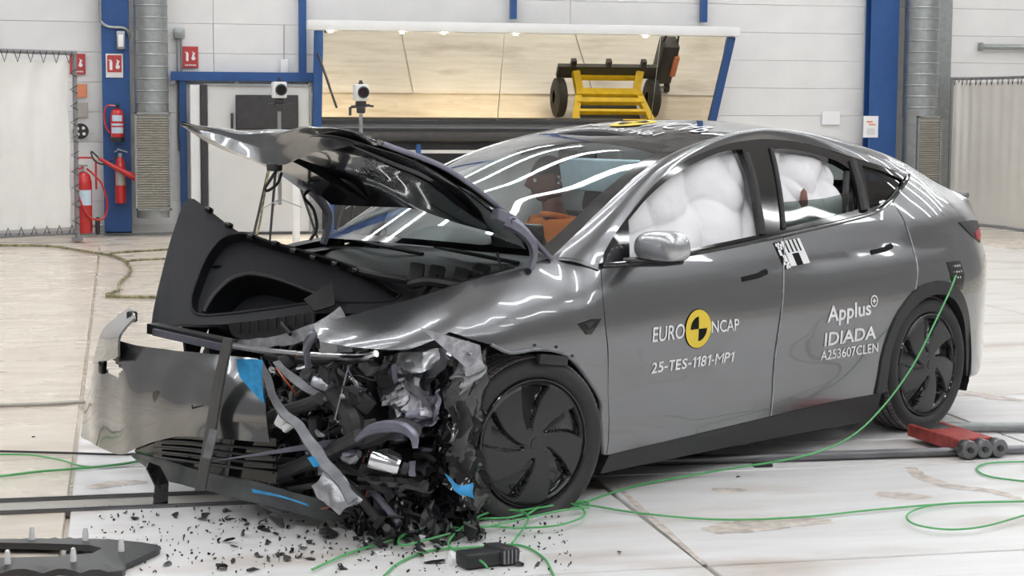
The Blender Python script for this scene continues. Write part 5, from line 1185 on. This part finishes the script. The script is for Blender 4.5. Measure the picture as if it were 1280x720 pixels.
body = skinned('body', nodes, edges, 'skin', dm, extra=join(hg, ears, *fing))
def capf(u, v):
    p = head(u, .60+.40*v); return p*1.035
part('head_cap', xf(thick(grid(capf, 40, 12), .003), hm), 'cap', dm, 'dark cap on the head')
part('head_cap', xf(thick(grid(lambda u, v: head(.25+.5*u, .34+.3*v)*1.03, 20, 10), .003), hm), 'cap', dm, 'dark back of the head')
for s in (-1, 1):
    part('eye', xf(lathe([(0, -.011), (.008, -.008), (.011, 0), (.008, .008), (0, .011)], 12, (-.091, s*.030, .010)), hm), 'decalw', dm)
    part('pupil', xf(lathe([(0, -.004), (.004, 0), (0, .004)], 10, (-.103, s*.030, .010)), hm), 'decalk', dm)
part('mouth_line', xf(tube([(-.108, -.02, -.060), (-.113, 0, -.059), (-.108, .02, -.060)], .0025, 6, 4), hm), 'cap', dm)
for k, (x, z) in enumerate(((.02, .015), (.035, -.005), (.015, -.015))): part('target_marker', xf(disc((x, -.080, z), .006, 'y', 10, .004), hm), 'decalw', dm, 'small white dot at the temple')
sh = {k: (p, tuple(q+.014 for q in r_) if isinstance(r_, tuple) else r_+.014) for k, (p, r_) in nodes.items() if k in ('pelvis', 'waist', 'chest', 'neck0', 'shl', 'shr')}
for t_ in 'lr': sh['sl'+t_] = (tuple(Vector(nodes['sh'+t_][0]).lerp(Vector(nodes['el'+t_][0]), .6)), .062)
shirt = skinned('shirt', sh, [('pelvis','waist'),('waist','chest'),('chest','neck0'),('chest','shl'),('chest','shr'),('shl','sll'),('shr','slr')], 'shirt', dm, 'orange shirt')
part('collar', tube([Vector((1.395+.062*math.cos(a), .37+.066*math.sin(a), 1.128-.012*math.cos(a)))-base for a in [2*math.pi*k/20 for k in range(20)]], .014, 8, closed=True), 'shirt', dm, 'orange collar')
# ================================================================== things lying on the floor
def up(P, z): return [Vector((p[0], p[1], z)) for p in P]
def lay(P, z=.006): return up(P, z)
def cable(P, r, m, name, label, cat, group=None, z=None, n=6, sm=8):
    P = [Vector((p[0], p[1], max(p[2], r) if z is None else z)) for p in P]
    return solo(name, tube(P, r, n, sm), m, label, cat, group)
cable([(3.16,0.843,0.826),(3.053,0.695,0.748),(2.903,0.545,0.608),(2.699,0.361,0.41)] + [(2.443,0.146,0.238)] + [(2.143,-0.132,0.14),(1.828,-0.321,0.1),(1.504,-0.206,0.03),(1.061,-0.346,0.006),(0.702,-0.658,0.006),(0.56,-0.74,0.006),(0.451,-0.688,0.006)], .0048, 'cable', 'green_cable', 'green cable hanging from the rear quarter of the car and running to the front wheel', 'cable')
cable([(2.646,-1.023,0),(2.578,-1.01,0),(2.292,-0.986,0),(1.904,-1.035,0),(1.518,-1.109,0),(1.18,-1.087,0),(0.892,-0.914,0),(0.69,-0.707,0),(0.526,-0.737,0),(0.356,-0.883,0),(0.222,-0.886,0),(0.084,-0.916,0),(-0.147,-1.145,0),(-0.359,-1.333,0),(-0.533,-1.56,0)], .0048, 'cable', 'green_cable', 'long green cable crossing the white floor from the right edge to the bottom edge', 'cable', z=.012)
cable([(2.531,-1.232,0),(2.429,-1.287,0),(2.172,-1.437,0),(2.005,-1.459,0),(1.915,-1.358,0),(1.944,-1.207,0),(2.063,-1.081,0),(2.238,-1.023,0),(2.631,-1.052,0)], .0045, 'cable', 'green_cable', 'green cable loop on the white floor at the lower right edge', 'cable', z=.02)
cable([(3.109,-0.187,0),(3.023,-0.19,0),(2.837,-0.194,0),(2.717,-0.307,0),(2.693,-0.488,0),(2.847,-0.66,0)], .0045, 'cable', 'green_cable', 'small green cable loop at the right edge below the red dolly', 'cable', z=.008)
cable([(0.421,-0.896,0),(0.573,-0.684,0),(0.657,-0.793,0),(0.639,-0.967,0),(0.502,-1.11,0),(0.334,-1.132,0),(0.215,-1.082,0),(0.055,-1.077,0),(-0.078,-1.105,0),(-0.155,-1.196,0),(-0.16,-1.322,0),(0.036,-1.181,0),(0.252,-1.061,0),(0.563,-0.865,0),(0.692,-0.83,0),(0.7,-0.709,0),(0.552,-0.772,0),(0.401,-0.833,0)], .0045, 'cable', 'green_cable', 'tangled green cable loops piled in front of the front wheel', 'cable', z=.026)
cable([(-0.288,-1.676,0),(-0.202,-1.497,0),(-0.056,-1.343,0),(0.133,-1.329,0),(0.288,-1.334,0),(0.333,-1.543,0),(0.308,-1.794,0)], .0045, 'cable', 'green_cable', 'green cable arch at the bottom edge beside the black debris', 'cable', z=.007)
cable([(0.242,-1.401,0),(0.343,-1.161,0),(0.405,-0.965,0),(0.363,-0.855,0),(0.214,-0.927,0),(0.004,-1.355,0),(0.071,-1.633,0),(0.077,-1.748,0)], .0045, 'cable', 'green_cable', 'green cable strand dropping from the tangle to the bottom edge', 'cable', z=.034)
cable([(-1.92,0.93,0),(-1.769,0.881,0),(-1.619,0.832,0),(-1.484,0.688,0),(-1.371,0.512,0),(-1.244,0.507,0),(-1.104,0.615,0)], .0045, 'cable', 'green_cable', 'thin green cable curving at the left edge toward the bumper', 'cable', z=.012)
cable([(-1.874,0.335,0),(-1.737,0.362,0),(-1.565,0.438,0),(-1.388,0.478,0),(-1.207,0.538,0),(-1.059,0.646,0)], .0065, 'cable', 'green_cable', 'thicker green cable straight from the left edge to the bumper', 'cable', z=.010)
cable([(-1.927,1.013,0),(-1.775,0.985,0),(-1.471,0.886,0),(-1.169,0.788,0),(-0.979,0.834,0)], .006, 'rub', 'grey_cable', 'dark grey cable at the left edge behind the green ones', 'cable', z=.0075)
cable([(-2.03,2.335,0),(-1.858,2.33,0),(-1.599,2.338,0),(-1.381,2.381,0),(-0.705,2.487,0)], .012, 'grille', 'grey_rope', 'grey rope lying straight on the beige floor left of the bumper', 'rope', z=.014)
cable([(-3.174,14.64,0),(-2.592,14.3,0),(-2.026,14.093,0),(-1.667,13.429,0),(-1.274,12.567,0),(-1.12,11.696,0),(-1.087,10.54,0),(-1.192,9.374,0),(-1.214,8.621,0),(-1.311,8.214,0),(-1.228,8.064,0),(-0.852,7.935,0),(-0.575,7.957,0)], .015, 'rope', 'striped_rope', 'black and yellow rope winding from the curtain across the floor', 'rope', z=.024, n=8)
cable([(-1.291,12.57,0),(-1.052,12.758,0),(-0.597,13.037,0)], .012, 'rope', 'striped_rope', 'upper short strand of black and yellow rope behind the black liner', 'rope', z=.05, n=8)
cable([(-1.121,11.494,0),(-0.893,11.661,0),(-0.636,11.725,0)], .012, 'rope', 'striped_rope', 'lower short strand of black and yellow rope behind the black liner', 'rope', z=.05, n=8)
solo('hanging_rope', tube([(0.415,11.6,1.078), (0.361,11.6,0.774), (0.306,11.6,0.444), (0.262,11.6,0.253), (0.242,11.6,-0.071)], .012, 8, 4), 'rope', 'thin striped rope hanging in the gap between bonnet and black liner', 'rope')
# steel rails and pipes
solo('floor_pipe', tube([(.5, .10, .024), (3.1, .02, .024), (7.5, -.12, .024)], .022, 12), 'pipe', 'long dark steel pipe lying under the car sill', 'pipe')
solo('floor_pipe', tube([(2.98, .66, .028), (3.5, .55, .028), (7.5, .35, .028)], .026, 12), 'steel', 'bright steel pipe right of the rear wheel', 'pipe')
solo('floor_clip', rbox((1.758,-0.027,0), (.09, .05, .03), .006), 'blk', 'small black block beside the steel pipe under the sill', 'block')
# red roller dolly
t = thing('roller_dolly', 'worn red steel dolly with three grey rollers by the rear wheel', 'dolly', (2.85, .21, 0), .13)
for sx in (-.09, .09): part('side_plate', beam((sx, .25, .06), (sx, -.20, .055), .026, .06), 'red2', t, smooth=False)
part('deck', rbox((0, -.05, .082), (.20, .28, .014), .004, seg=1), 'red2', t, smooth=False)
part('dark_socket', rbox((0, .17, .065), (.15, .15, .05), .01), 'dark', t)
for x in (-.085, .0, .085): 
    r_ = part('roller', lathe([(.012, -.03), (.043, -.03), (.047, -.02), (.047, .02), (.043, .03), (.012, .03), (.012, -.03)], 22, (x, -.245, .048), 'y'), 'pipe', t)
    part('roller_bolt', disc((x, -.28, .048), .014, 'y', 10, .012), 'dark', r_)
part('roller_bracket', box((0, -.20, .06), (.20, .03, .035)), 'red2', t, smooth=False)
# broken wheel arch moulding at the bottom left corner
ol = [(-1.805,-0.923,0),(-1.657,-0.94,0),(-1.479,-0.968,0),(-1.27,-1.016,0),(-1.151,-1.077,0),(-1.063,-1.157,0),(-1.112,-1.27,0),(-1.188,-1.396,0),(-1.25,-1.508,0),(-1.764,-1.428,0)]
ih = [(-1.797,-1.025,0),(-1.65,-1.054,0),(-1.474,-1.101,0),(-1.321,-1.156,0),(-1.274,-1.214,0),(-1.308,-1.279,0),(-1.41,-1.306,0),(-1.776,-1.279,0)]
b0 = Vector((-1.47,-1.223,0)); t = thing('broken_arch_moulding', 'glossy dark broken arch moulding with white clips at the bottom left corner', 'moulding', tuple(b0))
def mf(a, b):
    d_ = min((Vector((a, b))-Vector(q[:2])).length for q in ol2); return Vector((a-b0.x, b-b0.y, .026+.016*min(1, d_/.05)))
ol2 = [(p.x, p.y) for p in cr(ol, 4)]; ih2 = [p[:2] for p in ih]
def mn(a, b): return Vector((0, 0, 1))
ih2[0] = (ih2[0][0]+.03, ih2[0][1]); ih2[-1] = (ih2[-1][0]+.03, ih2[-1][1])
sheet('shell', [p[:2] for p in ol2], 'cover', t, mf, mn, holes=(ih2,), s=.025, depth=.024)
for p in ((-1.535,-1.027,0), (-1.337,-1.078,0), (-1.205,-1.275,0), (-1.374,-1.393,0), (-1.603,-1.382,0)):
    q = Vector(p)-b0; part('white_clip', lathe([(0, .095), (.008, .09), (.011, .07), (.012, .03), (0, .03)], 10, (q.x, q.y, 0)), 'white', t)
# broken plastic on the floor
rs = random.Random(5); GR = 'black plastic splinters in front of the car'
def drop(name, p, size, m, label, cat, rg, thin=.1, group=None, flat=True, asp=None):
    V, F = shard((0, 0, 0), size, rg, thin, rg.uniform(.1, .7))
    if flat: V = [Vector((v.x, v.y, v.z*.35)) for v in V]
    lo = min(v.z for v in V); V = [Vector((v.x+p[0], v.y+p[1], v.z-lo+.0015)) for v in V]
    return solo(name, (V, F), m, label, cat, group, smooth=False)
big = [((-0.866,-0.645,0), .11, 'blk', 'black crumpled lump of plastic on the white floor under the grille'), ((-0.777,-0.514,0), .07, 'dark', 'small black chunk with a tail beside the black lump under the grille'), ((-0.598,-0.812,0), .13, 'dark', 'long dark splinter behind the bumper lip, in the middle of the floor debris'),
 ((-0.415,-1.039,0), .12, 'blk', 'black plastic piece just below the pale broken lamp carrier'), ((-0.104,-0.865,0), .22, 'paint_in', 'large dark plate leaning in the debris pile left of the front wheel'), ((0.18,-0.849,0), .24, 'dgrey', 'grey plastic plate lying under the crushed wheel liner'),
 ((-0.246,-1.178,0), .18, 'gloss', 'glossy black shell at the left of the debris pile'), ((-0.001,-1.121,0), .16, 'blk', 'black curved piece at the front of the debris pile'), ((-0.07,-1.511,0), .10, 'gloss', 'black pointed fragment near the bottom edge beside a white scrap'), ((-0.52,-1.375,0), .06, 'blk', 'black crumb cluster near the bottom left of the cable'),
 ((-0.708,-1.289,0), .07, 'dark', 'thin dark stick alone on the white floor at lower left'), ((0.224,-1.617,0), .08, 'blk', 'black scrap right of the ribbed piece at the bottom'), ((0.291,-1.618,0), .07, 'dark', 'rightmost dark scrap at the bottom edge'), ((-0.104,-1.358,0), .09, 'blk', 'black scrap inside the green cable arch'), ((-1.039,-1.355,0), .07, 'dgrey', 'dark flake right of the arch moulding tip')]
for p, s_, m_, lb in big: drop('plastic_fragment', p, s_, m_, lb, 'fragment', rs, .16, flat=s_ < .12)
t = thing('ribbed_fragment', 'black ribbed plastic housing at the bottom edge under the front wheel', 'fragment', (0.102,-1.569,0), .3)
part('housing', rbox((0, 0, .03), (.20, .10, .055), .012), 'blk', t); part('shell', rbox((.07, 0, .034), (.08, .13, .065), .014, (0, .1, .2)), 'dark', t)
for k in range(4): part('rib', box((.045+.016*k, -.068, .036), (.005, .006, .05)), 'grey', t, smooth=False)
solo('white_scrap', rbox((0.011,-1.527,0), (.09, .06, .05), .008, (.3, .4, .2)), 'white', 'white wedge shaped scrap between black fragments at the bottom', 'fragment')
solo('white_tag', box((lambda p: (p[0], p[1], .004))((-0.239,-1.344,0)), (.06, .05, .006)), 'white', 'small square white tag on the floor left of the debris pile', 'tag', smooth=False)
t = solo('leaning_shard', thick(([Vector((-1.042,-0.371,0))+Vector(q) for q in ((-.03,0,0),(.03,.02,0),(.035,.02,.10),(.0,.03,.17),(-.045,.02,.19),(-.055,0,.17),(-.02,0,.09))], [(0,1,2,6),(2,3,4,5,6)]), .012), 'gloss', 'black bent shard standing upright under the bumper corner', 'fragment', smooth=False)
LB = 'small black plastic splinter on the white floor in front of the car'
def ground(c0, c1, c2, c3, u, v):
    a = Vector(c0).lerp(Vector(c1), u); b = Vector(c3).lerp(Vector(c2), u); return a.lerp(b, v)
q4 = ((-1.339,-0.405,0), (0.074,-0.971,0), (-0.051,-1.655,0), (-1.028,-1.462,0))
for k in range(90):
    u, v = rs.random()**.8, rs.random()**1.4; drop('plastic_splinter', ground(*q4, u, v), rs.uniform(.025, .085), rs.choice(['blk', 'blk', 'dark', 'gloss']), LB, 'fragment', rs, .1, GR)
pc = ((-0.281,-0.73,0), (0.257,-0.715,0), (0.183,-1.236,0), (-0.323,-1.29,0))
for k in range(90):
    p = ground(*pc, rs.random(), rs.random()); V, F = shard((0, 0, 0), rs.uniform(.04, .13), rs, .08); lo = min(q.z for q in V); h = rs.random()**2*.10
    c0 = Vector(ground(*pc, .5, .4)); h *= max(0, 1-(Vector(p)-c0).length/.28)
    solo('debris_piece', ([q+Vector((p[0], p[1], -lo+.002+h)) for q in V], F), rs.choice(['blk', 'blk', 'dark', 'gloss', 'gloss', 'dgrey', 'paint_in', 'cast']), 'broken plastic piece in the heap left of the front wheel', 'fragment', 'broken pieces heaped left of the front wheel', smooth=False)
cr_ = []
for k in range(500):
    u, v = rs.random(), rs.random(); p = ground((-1.406,-0.27,0), (0.585,-0.779,0), (0.398,-1.767,0), (-1.211,-1.448,0), u, v); V, F = shard((0, 0, 0), rs.uniform(.006, .02), rs, .2); lo = min(q.z for q in V)
    cr_.append(([q+Vector((p[0], p[1], -lo+.001)) for q in V], F))
o = solo('plastic_crumbs', join(*cr_), 'blk', 'fine black plastic crumbs strewn over the white floor', 'debris', smooth=False); o['kind'] = 'stuff'
for p, lb in (((-1.635,1.369,0), 'lone black pebble on the beige floor left of the bumper'), ((1.555,-0.251,0), 'tiny black flake on the white floor below the sill'), ((0.638,-1.504,0), 'tiny dark flake alone at lower right of the floor seam')):
    drop('plastic_fragment', p, .03, 'blk', lb, 'fragment', rs, .3)
# worn brown drag marks on the plates (flat marks, children of the floor)
def mark(P, wd, seed):
    P = cr([Vector((p[0], p[1], 0)) for p in P], 8); V, F = [], []
    for i, p in enumerate(P):
        t_ = (P[min(i+1, len(P)-1)]-P[max(i-1, 0)]).normalized(); n_ = Vector((-t_.y, t_.x, 0)); f = i/(len(P)-1); w_ = wd*(.35+.65*math.sin(math.pi*min(1, f*.9+.1)))*(1+.5*noise.noise(Vector((i*.7, seed, 0))))
        V += [p+n_*w_/2+Vector((0, 0, .0008)), p-n_*w_/2+Vector((0, 0, .0008))]
    for i in range(len(P)-1): F.append((2*i+1, 2*i+3, 2*i+2, 2*i))
    struct('worn_mark', (V, F), 'stain', floor)
mark([(2.442,-0.177,0),(2.396,-0.394,0),(2.438,-0.617,0),(2.567,-0.745,0),(2.611,-0.985,0)], .09, 1)
mark([(2.038,-0.693,0),(2.139,-0.763,0),(2.252,-0.801,0)], .14, 2)
mark([(1.083,-1.224,0),(1.253,-1.173,0),(1.459,-1.127,0),(1.637,-1.162,0)], .20, 3)
mark([(1.354,-0.477,0),(1.426,-0.508,0),(1.512,-0.507,0)], .10, 4)
mark([(0.963,-0.298,0),(0.935,-0.77,0),(0.917,-1.273,0),(0.897,-1.726,0)], .035, 5)
mark([(3.751,1.883,0),(3.841,1.653,0),(3.979,1.48,0)], .16, 6)
mark([(-1.346,0.077,0),(-1.208,0.154,0),(-1.086,0.148,0)], .12, 7)
